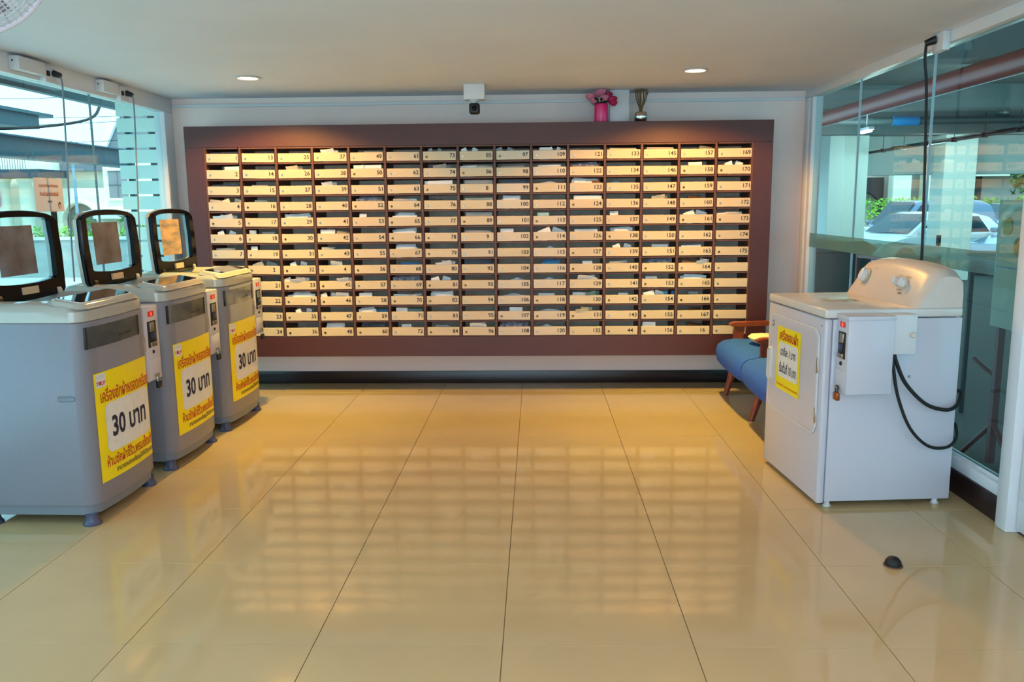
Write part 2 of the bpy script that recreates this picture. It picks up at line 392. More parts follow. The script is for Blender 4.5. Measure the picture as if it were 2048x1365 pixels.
# ---- the mail
PM = {'w': (m_paper, 'white'), 'c': (m_paperc, 'cream'), 'g': (m_paperg, 'grey'), 'd': (m_paperd, 'dark'), 'b': (m_paperb, 'blue'), 'n': (m_papern, 'printed'), 't': (m_papert, 'teal'), 'm': (m_paperm, 'mint'), 'k': (m_card, 'brown'), 'p': (m_poly, 'clear')}
def sheet(bm, w, h, x, y, z, lean=0, tilt=0, bend=0, curl=0, th=.0012, nx=6, nz=4):
    """a bent leaf standing on its lower edge; lean = back/forward, tilt = in its own plane"""
    g = []
    for s in (0, 1):
        for j in range(nz+1):
            for i in range(nx+1):
                u = (i/nx-.5)*w; v = j/nz*h
                yy = bend*math.sin(PI*i/nx)*w + curl*(v/h)**2*h + s*th
                g.append(bm.verts.new(Matrix.Translation((x, y, z)) @ Matrix.Rotation(tilt, 4, 'Y') @ Matrix.Rotation(lean, 4, 'X') @ Vector((u, yy, v))))
    k = (nx+1)*(nz+1)
    def id(s, i, j): return g[s*k+j*(nx+1)+i]
    for j in range(nz):
        for i in range(nx):
            bm.faces.new((id(0, i, j), id(0, i+1, j), id(0, i+1, j+1), id(0, i, j+1))); bm.faces.new((id(1, i, j), id(1, i, j+1), id(1, i+1, j+1), id(1, i+1, j)))
    for j in range(nz):
        bm.faces.new((id(0, 0, j), id(0, 0, j+1), id(1, 0, j+1), id(1, 0, j))); bm.faces.new((id(0, nx, j), id(1, nx, j), id(1, nx, j+1), id(0, nx, j+1)))
    for i in range(nx):
        bm.faces.new((id(0, i, 0), id(1, i, 0), id(1, i+1, 0), id(0, i+1, 0))); bm.faces.new((id(0, i, nz), id(0, i+1, nz), id(1, i+1, nz), id(1, i, nz)))
FORM = {'card': 'letter standing', 'tall': 'folded letter poking out', 'low': 'envelope lying low', 'stack': 'papers piled', 'roll': 'magazine rolled', 'bag': 'plastic wrapped mail lying', 'peak': 'folded sheet peaking'}
MAILS = '''1 low d 0 .8|2 card w .6 .45|3 low d 0 .8|4 roll w -.5 .5|4 peak c .4 .4|5 tall w -.1 .75|6 peak w -.1 .35|7 low g -.2 .6|15 low g -.1 .5|16 low c -.1 .4|18 tall w -.7 .25|18 low g .3 .4|19 card w -.6 .2|20 peak g 0 .6|
26 tall c -.1 .45|29 stack w 0 .9|33 tall w -.1 .6|33 peak w -.5 .4|34 stack w 0 .8|35 peak w .1 .3|32 peak w -.1 .35|37 tall w -.1 .5|39 tall w -.2 .4|42 card w -.4 .45|42 roll c .5 .35|43 roll w -.4 .4|43 stack d .4 .45|44 tall w 0 .45|45 tall w .6 .45|46 tall w .3 .5|46 peak w -.5 .35|48 stack w -.2 .6|
49 low g .3 .5|50 card w 0 .85|50 peak w -.1 .3|52 stack n 0 .85|53 card w -.4 .22|58 card w -.4 .4|59 stack w -.3 .55|59 low b .5 .4|60 stack d 0 .8|64 roll w -.2 .5|64 low w .3 .4|65 stack w 0 .85|66 stack w 0 .8|67 stack w 0 .7|68 low b .2 .6|69 stack n 0 .9|70 low w -.1 .8|70 roll w .6 .3|71 card w -.4 .35|71 low t .4 .45|72 low w -.1 .3|
73 peak g -.3 .2|74 tall g .1 .5|75 card w -.1 .85|76 low k -.3 .4|80 tall w .2 .6|81 peak w -.1 .45|82 stack w 0 .9|84 low g -.1 .4|85 peak w -.4 .3|86 roll w .5 .45|86 low w -.5 .5|87 card g .1 .85|88 low c .1 .85|89 card g .1 .8|90 low g 0 .8|92 stack d 0 .95|93 low k .3 .6|94 low k -.5 .3|96 tall w -.1 .65|
97 peak g -.5 .35|98 low g 0 .7|99 stack d 0 .95|100 stack w -.1 .6|102 card w -.4 .4|105 bag p .2 .5|106 bag p 0 .7|107 card w .1 .4|107 low d -.5 .3|108 stack n 0 .9|109 card w -.3 .3|109 peak w .3 .2|110 low w 0 .7|111 bag p 0 .9|113 card m -.4 .35|114 peak w .1 .7|115 bag p 0 .3|116 stack b .1 .6|117 bag p 0 .5|118 low w -.2 .5|119 bag p 0 .75|120 bag p -.2 .4|
122 stack n 0 .9|123 stack w -.1 .85|123 low k .4 .4|124 card w .1 .85|126 low w 0 .7|128 low w .1 .3|129 tall w 0 .75|130 tall t .4 .4|130 low w -.4 .4|131 tall c -.1 .5|133 low c 0 .8|135 low b -.4 .2|137 card w -.5 .25|138 stack w 0 .7|139 peak w 0 .4|140 roll w -.2 .55|142 low w .1 .3|145 low g 0 .8|148 tall c 0 .5|151 low w .1 .5|152 stack n 0 .9|153 low w -.4 .35|154 peak w -.2 .6|154 peak b .7 .2|156 card w -.5 .4|
157 roll g .5 .4|158 card w -.1 .4|160 roll k -.1 .4|161 peak w 0 .6|163 low w -.2 .6|164 stack k -.3 .6|164 tall w .5 .4|165 stack w 0 .8|166 low g 0 .3|167 roll k .1 .4|168 roll k .1 .45|170 peak w 0 .4|170 low k -.4 .3|172 low k 0 .5|173 roll w .1 .5|173 low w -.6 .3'''
ORD = 'first second third fourth fifth sixth seventh eighth ninth tenth eleventh twelfth thirteenth fourteenth fifteenth'.split()
for ent in MAILS.replace('\n', '').split('|'):
    n, form, cc, dx, ww = ent.split(); n = int(n); dx = float(dx); ww = float(ww)
    x, z = SLOT[n]; half = PX/2-.012; wid = ww*2*half; xc = dx*half
    xc = max(-half+wid/2+.003, min(half-wid/2-.003, xc))
    b = B(); rnd = random.Random(n*13+len(form)); z0 = 0.001
    if form == 'card': sheet(b, wid, .090+rnd.uniform(-.005, .003), xc, .020, z0, rnd.uniform(-.1, -.02), rnd.uniform(-.03, .03), rnd.uniform(-.03, .03))
    elif form == 'tall':
        sg = rnd.choice((-1, 1))
        sheet(b, wid*.8, .102, xc, .05, z0+.004, rnd.uniform(.48, .55), sg*rnd.uniform(.10, .22), .08*sg, -.1)
        sheet(b, wid*.7, .082, xc+.012, .065, z0+.008, rnd.uniform(.15, .3), -sg*.1, -.05)
    elif form == 'low': sheet(b, wid, .070+rnd.uniform(.002, .012), xc, .022+rnd.random()*.02, z0, rnd.uniform(-.15, .05), rnd.uniform(-.04, .04), rnd.uniform(-.06, .06))
    elif form == 'peak':
        for s in (-1, 1): sheet(b, wid*.55, .088, xc+s*wid*.16, .03+.012*s, z0+.002, rnd.uniform(-.1, .1), s*rnd.uniform(.25, .4), .04*s)
    elif form == 'stack':
        for k in range(6):
            sheet(b, wid*rnd.uniform(.55, .95), .066+.004*k+rnd.uniform(0, .006), max(-half+wid*.5, min(half-wid*.5, xc+rnd.uniform(-.02, .02))), .020+.009*k, z0+.003, rnd.uniform(-.1, .12), rnd.uniform(-.10, .10), rnd.uniform(-.05, .05))
    elif form == 'roll':
        pts = []; nn = 14
        for s in range(nn+1):
            a = -PI*.15+s/nn*PI*1.5; pts.append((math.cos(a)*.016*(1-.02*s), math.sin(a)*.016))
        R = [[b.verts.new((xc+(t-.5)*wid+p[0], .028+(t*.03), .064+p[1]+t*.004)) for p in pts] for t in (0, .5, 1)]
        # leaf rolled about a horizontal axis, its tail hanging down behind the panel
        for v in b.verts: pass
        b.free(); b = B()
        ax = [(xc-wid/2, .03), (xc, .035), (xc+wid/2, .05)]
        R = []
        for (px_, py_) in ax:
            ring = [b.verts.new((px_, py_+.004, z0+.004)), b.verts.new((px_, py_-.008, .035))]
            for s in range(nn+1):
                a = PI+.2-s/nn*PI*1.6; ring.append(b.verts.new((px_, py_+math.cos(a)*.013*(1-.015*s), .070+math.sin(a)*.013*(1-.015*s))))
            R.append(ring)
        for a_, c_ in zip(R, R[1:]):
            for k in range(len(a_)-1): b.faces.new((a_[k], a_[k+1], c_[k+1], c_[k]))
        geom = b.faces[:]; bmesh.ops.solidify(b, geom=geom, thickness=.0014)
        bmesh.ops.rotate(b, verts=b.verts, cent=(xc, .03, .05), matrix=Matrix.Rotation(rnd.uniform(-.15, .15), 3, 'Y'))
    elif form == 'bag':
        nx, nz = 14, 6; V = []
        for s in (0, 1):
            V.append([[b.verts.new((xc+(i/nx-.5)*wid, .018+.018*s+rnd.uniform(-.004, .004)+(.02*j/nz), z0+j/nz*.076*(1-.25*abs(i/nx-.5)*2)+rnd.uniform(-.002, .002)+.002)) for i in range(nx+1)] for j in range(nz+1)])
        for s in (0, 1):
            for j in range(nz):
                for i in range(nx): b.faces.new((V[s][j][i], V[s][j][i+1], V[s][j+1][i+1], V[s][j+1][i]))
        for j in range(nz):
            b.faces.new((V[0][j][0], V[0][j+1][0], V[1][j+1][0], V[1][j][0])); b.faces.new((V[0][j][nx], V[0][j+1][nx], V[1][j+1][nx], V[1][j][nx]))
        for i in range(nx):
            b.faces.new((V[0][0][i], V[0][0][i+1], V[1][0][i+1], V[1][0][i])); b.faces.new((V[0][nz][i], V[0][nz][i+1], V[1][nz][i+1], V[1][nz][i]))
    mm, cn = PM[cc]
    if n in special:
        where = 'slot marked %s' % special[n]
    else: where = 'slot %d' % n
    where += ', %s column, %s row' % (ORD[(n-1)//12], ORD[(n-1) % 12])
    name = {'card': 'letter', 'tall': 'folded_letter', 'low': 'envelope', 'stack': 'paper_pile', 'roll': 'rolled_magazine', 'bag': 'wrapped_mail', 'peak': 'folded_sheet'}[form]
    o = obj(name, b, mm, smooth=(form in ('roll', 'bag'))); o.location = (x, YB, z-.0025)
    tag(o, '%s %s in %s' % (cn, FORM[form], where), {'stack': 'papers', 'roll': 'magazine', 'low': 'envelope', 'bag': 'parcel'}.get(form, 'letter'), 'mail in the mailbox slots')

# ================================================================ ON TOP OF THE CABINET
t = thing('flower_pot', 'bright magenta pot of pink roses on the mailbox cabinet', 'flowers', (.463, 6.15, CT))
b = B(); lathe(b, [(.0001, .006), (.044, .003), (.046, 0), (.050, .004), (.049, .125), (.051, .128), (.049, .131), (.045, .129), (.044, .11), (.0001, .11)], n=28); obj('pot', b, m_mag, t)
def rose(parent, x, y, z, r, mm, rn):
    b = B()
    for ring, (rr, hh, k) in enumerate(((1, .2, 6), (.75, .45, 5), (.5, .65, 4), (.28, .75, 3))):
        for q in range(k):
            a = 2*PI*q/k+ring*.6+rn.random()*.3; c, s = math.cos(a), math.sin(a); g = []
            for v in range(4):
                for u in range(4):
                    th = (u/3-.5)*1.5*(1.1 if ring else 1.3); el = v/3
                    rad = r*rr*(.35+.65*math.sin(el*PI*.62)); zz = -r*.55+el*r*(1.0+hh*.4)
                    g.append(b.verts.new((x+rad*math.cos(a+th), y+rad*math.sin(a+th), z+zz-(abs(u-1.5)*.08*r*el))))
            for v in range(3):
                for u in range(3): b.faces.new((g[v*4+u], g[v*4+u+1], g[v*4+u+5], g[v*4+u+4]))
    bmesh.ops.solidify(b, geom=b.faces[:], thickness=.0012); obj('rose', b, mm, parent)
rn = random.Random(3)
for x, y, z, r, mm in ((-.075, 0, .185, .030, m_pink), (-.052, -.02, .158, .026, m_pink), (0, .0, .215, .032, m_pink), (.022, -.025, .175, .027, m_pink), (.072, .0, .165, .034, m_pinkd), (.048, .02, .2, .028, m_pinkd), (-.03, .02, .205, .027, m_pink), (.085, -.01, .14, .024, m_pinkd)):
    rose(t, x, y, z-.008, r*1.25, mm, rn)
b = B()
for k in range(44):
    a = rn.random()*2*PI; r0 = rn.uniform(.01, .05); L = rn.uniform(.035, .06); zz = rn.uniform(.12, .16); d = Vector((math.cos(a), math.sin(a)*.7, rn.uniform(-.3, .5))).normalized(); c = Vector((math.cos(a)*r0, math.sin(a)*r0, zz)); s = d.cross(Vector((0, 0, 1))).normalized()*.012
    v = [b.verts.new(c), b.verts.new(c+d*L*.5+s), b.verts.new(c+d*L), b.verts.new(c+d*L*.5-s)]; b.faces.new(v)
for k in range(8):
    a = k*.8; tube(b, [(math.cos(a)*.02, math.sin(a)*.02, .10), (math.cos(a)*.05, math.sin(a)*.02, .17)], .002, 5)
bmesh.ops.solidify(b, geom=b.faces[:], thickness=.0008); o = obj('foliage', b, m_leaf, t); o['kind'] = 'stuff'
t = thing('blank_board', 'blank white board leaning between the pink roses and the glass jar', 'board', (.598, 6.20, CT))
b = B(); box(b, (-.069, -.006, 0), (.069, .006, .235), .002, rot=Matrix.Rotation(-.06, 3, 'X'), about=(0, 0, 0)); obj('face', b, m_whitep, t)
b = B(); box(b, (-.071, -.008, .228), (.071, .008, .238), .002, rot=Matrix.Rotation(-.06, 3, 'X'), about=(0, 0, 0)); obj('top_edge', b, m_white, t)
t = thing('jar_of_dried_stems', 'small silvery glass jar holding dry brown stems', 'vase', (.741, 6.14, CT))
b = B(); lathe(b, [(.0001, .004), (.036, 0), (.044, .012), (.049, .04), (.046, .062), (.040, .070), (.037, .070), (.043, .058), (.045, .04), (.04, .014), (.0001, .01)], n=28); obj('jar', b, m_chrome, t)
for k in range(13):
    b = B(); a = rn.uniform(-.05, .05); L = rn.uniform(.20, .25); pts = smooth_curve([(a*.2, rn.uniform(-.01, .01), .012), (a*.25, 0, .09), (a*.9, rn.uniform(-.015, .015), .16), (a+rn.uniform(-.008, .008), rn.uniform(-.02, .02), min(L, .222))], 4)
    tube(b, pts, .0032, 5)
    e = pts[-1]; lathe(b, [(.0001, -.022), (.007, -.010), (.009, 0), (.0001, .008)], c=tuple(e), n=6); obj('dried_stem', b, m_dry, t)

# camera box over the cabinet
t = thing('security_camera', 'black security camera hanging below a white box over the mailboxes', 'camera', (-.415, 5.8, CEIL))
b = B(); box(b, (-.070, 0, -.10), (.070, .09, 0), .004); obj('junction_box', b, m_whitep, t)
b = B(); lathe(b, [(.03, -.10), (.032, -.108), (.022, -.112), (.020, -.124), (.012, -.13), (.008, -.14)], c=(-.002, .045, 0), n=20); cyl(b, (-.002, .045, -.135), (.0, .035, -.15), .012, .02, 14); obj('mount', b, m_whitep, t)
b = B(); box(b, (-.036, 0, -.195), (.036, .06, -.122), .016, 3); obj('camera_housing', b, m_black, t)
b = B(); lathe(b, [(.0001, -.004), (.010, -.004), (.014, -.001), (.016, 0)], c=(0, 0, -.158), n=18, axis='Y'); k = obj('lens', b, m_blk, t)
b = B(); lathe(b, [(.0001, -.005), (.003, -.004)], c=(0, -.001, -.158), n=8, axis='Y'); obj('lens_dot', b, m_brass, k)

# ceiling fan guard at the top left corner of the view
fc = Vector((-1.335, 2.0, 1.972))
t = thing('ceiling_fan', 'white round fan with a wire guard hanging from the ceiling corner', 'fan', fc)
fq = Vector((0, 0, -1)).rotation_difference(Vector((1.1, -1.75, -.62)).normalized())
def fobj(nm, b, m):
    for v in b.verts: v.co = fq @ v.co
    return obj(nm, b, m, t)
FR = .195
prof_f = [(.045, -.055), (.075, -.054), (.105, -.05), (.135, -.044), (.160, -.035), (.180, -.022), (.192, -.006)]
b = B()
for k in range(17):
    r_ = .05+(.190-.05)*k/16; zz = -.055+.05*(k/16)**2.4
    tube(b, [(r_*math.cos(a*PI/24), r_*math.sin(a*PI/24), zz) for a in range(48)], .0016, 4, closed=True)
fobj('guard_rings', b, m_white)
b = B(); tube(b, [(FR*math.cos(a*PI/30), FR*math.sin(a*PI/30), 0) for a in range(60)], .007, 8, closed=True); fobj('guard_rim', b, m_white)
b = B()
for k in range(72):
    a = 2*PI*k/72; c_, s_ = math.cos(a), math.sin(a)
    tube(b, [(rr*c_, rr*s_, zz) for rr, zz in prof_f], .0016, 4)
    if k % 2 == 0: tube(b, [(FR*c_, FR*s_, .002), (.17*c_, .17*s_, .05), (.06*c_, .06*s_, .07)], .0015, 4)
fobj('guard_spokes', b, m_white)
b = B(); lathe(b, [(.0001, -.062), (.040, -.060), (.048, -.052), (.045, -.03), (.0001, -.03)], n=24); fobj('guard_badge', b, m_white)
b = B(); lathe(b, [(.0001, .04), (.05, .04), (.055, .06), (.05, .12), (.0001, .13)], n=24); fobj('motor_housing', b, m_white)
for k in range(3):
    b = B(); g = []
    for u in range(6):
        for v in range(4):
            rr = .04+.13*u/5; th = 2*PI*k/3+(v/3-.5)*1.3; g.append(b.verts.new((rr*math.cos(th), rr*math.sin(th), .012+.03*(v/3-.5))))
    for u in range(5):
        for v in range(3): b.faces.new((g[u*4+v], g[u*4+v+1], g[u*4+v+5], g[u*4+v+4]))
    bmesh.ops.solidify(b, geom=b.faces[:], thickness=.002); fobj('blade', b, m_paperg)
b = B(); q_ = fq @ Vector((0, 0, .10)); tube(b, [q_, (q_.x, q_.y, CEIL-fc.z-.02)], .012, 10); lathe(b, [(.012, -.05), (.05, -.02), (.055, 0)], c=(q_.x, q_.y, CEIL-fc.z), n=24); obj('bracket', b, m_white, t)

# ================================================================ WASHING MACHINES
HW = .287; BD = .56; BOW = .020; CRR = .055
def xfront(y, h=HW):
    ay = min(abs(y), h-.0005); x = -BOW*(ay/h)**2
    if ay > h-CRR: x -= CRR-math.sqrt(max(0, CRR*CRR-(ay-(h-CRR))**2))
    return x
def plan(inset, z, hw=HW, bd=BD):
    """rounded outline of the machine: local +x is the front"""
    h = hw-inset; o = []
    n = 24
    for k in range(n+1):
        y = -h+2*h*k/n
        y = h*math.sin(PI/2*(2*k/n-1)); o.append((xfront(y/h*hw, hw)-inset+(.0), y, z))
    r = .03; xb = -bd+inset; m = 6
    for k in range(m+1):
        a = PI/2*k/m; o.append((xb+r-r*math.sin(a), h-r+r*math.cos(a), z))
    for k in range(m+1):
        a = PI/2*k/m; o.append((xb+r-r*math.cos(a), -(h-r)-r*math.sin(a), z))
    return o
def resample_rr(cx, w, h, r, z, N):
    """rounded rectangle with N points, angles matched from the +x/-y corner onwards"""
    pts = rrect(w, h, r, 8, cx, 0); L = len(pts)
    # dense polyline walk
    P = [Vector((p[0], p[1], 0)) for p in pts]; c = Vector((cx, 0, 0)); out = []
    ref = plan(0, z); cc = Vector((-BD/2, 0, 0))
    for q in ref:
        d = Vector((q[0], q[1], 0))-cc; d = Vector((d.x/(BD/2)*w/2, d.y/HW*h/2, 0)).normalized(); best = None
        for i in range(L):
            a, e = P[i]-c, P[(i+1) % L]-c; s = e-a; den = d.x*s.y-d.y*s.x
            if abs(den) < 1e-12: continue
            t_ = (a.x*s.y-a.y*s.x)/den; u = (a.x*d.y-a.y*d.x)/den
            if t_ > 0 and -1e-6 <= u <= 1+1e-6: best = t_ if best is None else max(best, t_)
        out.append((cx+d.x*best, d.y*best, z))
    return out
def on_front(bm, off, y0=0, z0=0):
    """flat artwork (x right, y up, seen from the front) wrapped on the bowed front: picture right = +Y"""
    return map_bm(bm, lambda p: (xfront(p.x+y0)+off, p.x+y0, p.y+z0))
def strip_quad(w, h, r=0, nx=24):
    """subdivided rounded rectangle, local XY"""
    b = B()
    if r == 0:
        V = [[b.verts.new(((i/nx-.5)*w, (j-.5)*h, 0)) for i in range(nx+1)] for j in (0, 1)]
        for i in range(nx): b.faces.new((V[0][i], V[0][i+1], V[1][i+1], V[1][i]))
    else:
        def hh(x):
            d = abs(x)-(w/2-r); return h/2 if d <= 0 else h/2-r+math.sqrt(max(0, r*r-d*d))
        V = []
        for s in (-1, 1):
            row = []
            for i in range(nx+1):
                x = -w/2*math.cos(PI*i/nx); row.append(b.verts.new((x, s*hh(x), 0)))
            V.append(row)
        for i in range(nx): b.faces.new((V[0][i], V[0][i+1], V[1][i+1], V[1][i]))
    return b
def make_padlock(name, label, loc, rz=0, body=m_black, shk=m_steel):
    t = thing(name, label, 'padlock', loc, rz, None)
    b = B(); box(b, (-.009, -.019, -.052), (.009, .019, -.016), .004, 2); obj('lock_body', b, body, t)
    b = B(); tube(b, [(0, -.011, -.018)]+[(0, -.011*math.cos(a*PI/8), .004+.009*math.sin(a*PI/8)) for a in range(9)]+[(0, .011, -.018)], .003, 8); obj('shackle', b, shk, t)
    return t
def coin_parts(parent, x0, x1, y0, y1, z0, z1, face='X', panel_mat=m_white):
    """coin box whose coin face looks along +X (washers) or -X (dryer)"""
    s = 1 if face == 'X' else -1
    cb = B(); box(cb, (x0, y0, z0), (x1, y1, z1), .004); c = obj('coin_box', cb, panel_mat, parent)
    xf = x1 if s > 0 else x0; w = y1-y0; yc = (y0+y1)/2; h = z1-z0
    def bx(nm, ya, yb, za, zb, d0, d1, mm, bev=0):
        b = B(); box(b, (xf+s*d0, yc+ya*w, z0+za*h), (xf+s*d1, yc+yb*w, z0+zb*h), bev); return obj(nm, b, mm, c)
    bx('mechanism_plate', -.3, .30, .45, .80, -.004, .0015, m_black, .001)
    bx('coin_slot', -.18, .10, .66, .78, 0, .008, m_steel, .002)
    bx('coin_guide', -.1, .18, .56, .64, 0, .007, mat('blue_coin_guide', (40, 50, 90), .3), .002)
    bx('return_cup', -.2, .2, .46, .52, 0, .010, m_steel, .002)
    bx('display_window', -.2, .2, .86, .93, 0, .002, mat('dark_red_window', (150, 20, 16), .2, emit=.6))
    t = text_mesh('0', h=h*.05, bold=.02); sc = -s
    map_bm(t, lambda p: (xf+s*.0028, yc+p.x*(1 if s > 0 else -1), z0+.895*h+p.y)); obj('display_digit', t, m_led, c)
    b = B(); lathe(b, [(.0001, .006), (.006, .006), (.009, .002), (.010, 0)], n=16, axis='X'); map_bm(b, lambda p: (xf+s*p.x, yc+p.y, z0+.385*h+p.z)); obj('cam_lock', b, m_black, c)
    bx('cash_drawer', -.42, .42, .04, .30, 0, .003, panel_mat, .0015)
    bx('hasp', -.06, .14, .045, .085, .002, .014, m_steel, .001)
    return c
def make_washer():
    t = thing('washing_machine', 'x', 'washing machine', (0, 0, 0), 0, 'coin washing machines along the left glass')
    z0, z1, z2 = .088, .893, .985
    b = B(); loft(b, [plan(.004, z0), plan(0, z0+.01), plan(0, z1-.004), plan(.003, z1)]); obj('body', b, m_silver, t)
    b = B(); loft(b, [plan(.02, .042), plan(.012, .046), plan(.010, z0), plan(.02, z0+.002)]); obj('skirt', b, m_skirt, t)
    def slope(bm):
        for v in bm.verts:
            if v.co.z > .94: v.co.z -= .024*max(0, min(1, (v.co.x+.17)/.14))
    # top cover with a sunk basin
    b = B(); N = len(plan(0, 0))
    loops = [plan(.004, z1), plan(-.001, z1+.004), plan(.001, .94), plan(.008, .962), plan(.022, .976), plan(.04, .981)]
    cx = -.36; loops += [resample_rr(cx, .345, .47, .09, .981, N), resample_rr(cx, .33, .455, .085, .972, N), resample_rr(cx, .30, .42, .09, .93, N), resample_rr(cx, .25, .36, .12, .925, N)]
    R = loft(b, loops, True, False); slope(b); obj('top_cover', b, m_cap, t)
    b = B(); loft(b, [resample_rr(cx, .262, .37, .125, .9245, N), resample_rr(cx, .23, .33, .11, .93, N), resample_rr(cx, .22, .32, .105, .9, N), resample_rr(cx, .22, .32, .105, .80, N)], False, True); obj('drum', b, m_tub, t)
    # control hump
    b = B(); hump = lambda e, z: [(x_, y_, z) for x_, y_ in rrect(.145-e, .50-e, .05, 6, -.098, 0)]
    loft(b, [hump(-.03, .972), hump(-.008, .983), hump(0, .990), hump(.02, .994)]); slope(b); c = obj('control_panel', b, m_cap, t)
    b = B(); loft(b, [[(x_, y_, .9935) for x_, y_ in rrect(.120, .445, .02, 6, -.098, 0)], [(x_, y_, .9955) for x_, y_ in rrect(.118, .443, .02, 6, -.098, 0)]]); slope(b); obj('panel_border', b, m_alu, c)
    b = B(); loft(b, [[(x_, y_, .9945) for x_, y_ in rrect(.112, .425, .018, 6, -.098, 0)], [(x_, y_, .9968) for x_, y_ in rrect(.110, .423, .018, 6, -.098, 0)]]); slope(b); obj('touch_glass', b, m_glassblk, c)
    for sx, sy in ((-.055, -.265), (-.055, .265), (-.50, -.265), (-.50, .265)):
        sy = sy*.985
        b = B(); lathe(b, [(.039, 0), (.039, .007), (.031, .016), (.027, .03), (.027, .05)], c=(sx, sy, 0), n=20); obj('foot', b, m_foot, t)
    # nameplate on the front
    b = on_front(strip_quad(.43, .094), .003, -.035, .823); bmesh.ops.solidify(b, geom=b.faces[:], thickness=-.003); n_ = obj('nameplate', b, m_plate, t)
    for yy in (-.25, .18):
        b = B(); box(b, (xfront(yy)-.004, yy-.006, .776), (xfront(yy)+.006, yy+.006, .870), .001); obj('nameplate_end', b, m_black, n_)
    o = on_front(text_mesh('Smart Inverter', w=.125, bold=.01), .0042, .045, .808); obj('lettering', o, m_ink, n_)
    # side recess handle on both sides
    for s in (-1, 1):
        b = B(); loft(b, [[(x_, s*(HW+.001), z_) for x_, z_ in rrect(.08, .026, .013, 6, -.105, .569)], [(x_, s*(HW+.004), z_) for x_, z_ in rrect(.074, .02, .01, 6, -.105, .569)], [(x_, s*(HW+.001), z_) for x_, z_ in rrect(.066, .014, .007, 6, -.105, .569)]], False, True); obj('side_grip', b, m_skirt, t)
    # sticker
    sw, sh, yc, zc = .495, .49, .018, .418
    b = on_front(strip_quad(sw, sh), .0018, yc, zc); st = obj('price_sticker', b, m_yel, t)
    b = on_front(strip_quad(.40, .225, .035), .0026, yc+.012, zc-.012); obj('white_field', b, m_stw, st)
    for s_, ww, hh, dy, dz, mm, bo in (('เครื่องซักผ้าหยอดเหรียญ', .455, .078, .015, .136, m_red, .012), ('30 บาท', .315, .098, .012, -.012, m_inkblue, .03), ('ห้ามซักผ้าขี้ริ้ว,พรมเช็ดเท้า', .43, .062, .012, -.162, m_red, .012), ('สามารถแลกเหรียญได้ที่นิติบุคคล', .36, .034, .04, -.213, m_inkblue, .012)):
        q = on_front(text_mesh(s_, h=hh, w=ww, bold=bo), .0034, yc+dy, zc+dz); obj('lettering', q, mm, st)
    b = on_front(strip_quad(.072, .060, .01), .0024, yc-.200, zc+.209); obj('logo_ground', b, m_stw, st)
    q = on_front(text_mesh('LAUNDRY', w=.055, bold=.02), .0034, yc-.200, zc+.226); obj('logo_lettering', q, mat('pale_grey_ink', (206, 200, 200), .6), st)
    q = on_front(text_mesh('T', h=.018, bold=.02), .0034, yc-.225, zc+.197); obj('logo_lettering', q, m_red, st)
    q = on_front(text_mesh('LIP', h=.018, bold=.02), .0034, yc-.184, zc+.197); obj('logo_lettering', q, m_red, st)
    b = B(); tp = [(0, -.012), (.009, -.008), (.011, .002), (.009, .013), (.004, .005), (0, .013), (-.004, .005), (-.009, .013), (-.011, .002), (-.009, -.008)]
    b.faces.new([b.verts.new((p[0], p[1], 0)) for p in tp]); bmesh.ops.triangulate(b, faces=b.faces[:]); map_bm(b, lambda p: (p.x*.72, p.y*.72, 0)); on_front(b, .0034, yc-.208, zc+.197); obj('tulip_mark', b, m_red, st)
    # small white sensor tag at the far front corner
    b = B(); loft(b, [[(xfront(.272)-.006, y_, z_) for y_, z_ in rrect(.03, .085, .014, 5, .272, .71)], [(xfront(.272)+.010, y_, z_) for y_, z_ in rrect(.028, .082, .013, 5, .272, .71)]]); obj('corner_buffer', b, m_cap, t)
    # lid standing open (hinge line at the back of the basin), arched top
    LW, LH = .293, .392; hx, hz = -.430, .972; lean = math.radians(3)
    def lid(y, z, x): 
        return (hx+x*math.cos(lean)-z*math.sin(lean), y, hz+z*math.cos(lean)+x*math.sin(lean))
    def arch(w, h, zb, r, rise, n=16, rb=.02):
        o = []
        for k in range(n+1):
            u = -1+2*k/n; o.append((w*u*-1*.97 if abs(u) > .99 else -w*u, zb+h-rise*abs(u)**2.2-(r*(abs(u)**9))))
        o += [(-w*1.0, zb+h*.5), (-w*.96, zb+rb), (-w*.90, zb)]+[(-w*.90+w*1.8*k/8, zb-.012*math.sin(PI*k/8)) for k in range(1, 8)]+[(w*.90, zb), (w*.96, zb+rb), (w, zb+h*.5)]
        return o
    ou = arch(LW, LH, 0, .022, .028); inn = arch(LW*.80, LH*.735, .075, .006, .010, rb=.008)
    b = B()
    L0 = [lid(y, z, .028) for y, z in ou]; L1 = [lid(y*.985, z*.985+.002, .036) for y, z in ou]; L2 = [lid(y, z, .034) for y, z in inn]; L3 = [lid(y, z, .012) for y, z in inn]; L4 = [lid(y*.985, z*.985+.002, .010) for y, z in ou]
    R = loft(b, [L0, L1, L2, L3, L4, L0], False, False); bmesh.ops.remove_doubles(b, verts=b.verts, dist=.0002); ld = obj('lid', b, m_blk, t)
    b = B(); P0 = [lid(y, z, .012) for y, z in ou]; P1 = [lid(y*1.005, z*1.003, -.004) for y, z in ou]; P2 = [lid(y*.96, z*.97+.004, -.010) for y, z in ou]; P3 = [lid(y*1.02, z, -.008) for y, z in inn]; P4 = [lid(y*1.02, z, .008) for y, z in inn]
    loft(b, [P0, P1, P2, P3, P4, P0], False, False); obj('lid_shell', b, m_cap, ld)
    b = B(); vs = [b.verts.new(lid(y*1.03, z, .020)) for y, z in inn]; vs2 = [b.verts.new(lid(y*1.03, z, .017)) for y, z in inn]; b.faces.new(vs); b.faces.new(vs2[::-1])
    obj('lid_window', b, m_clear, ld, smooth=False)
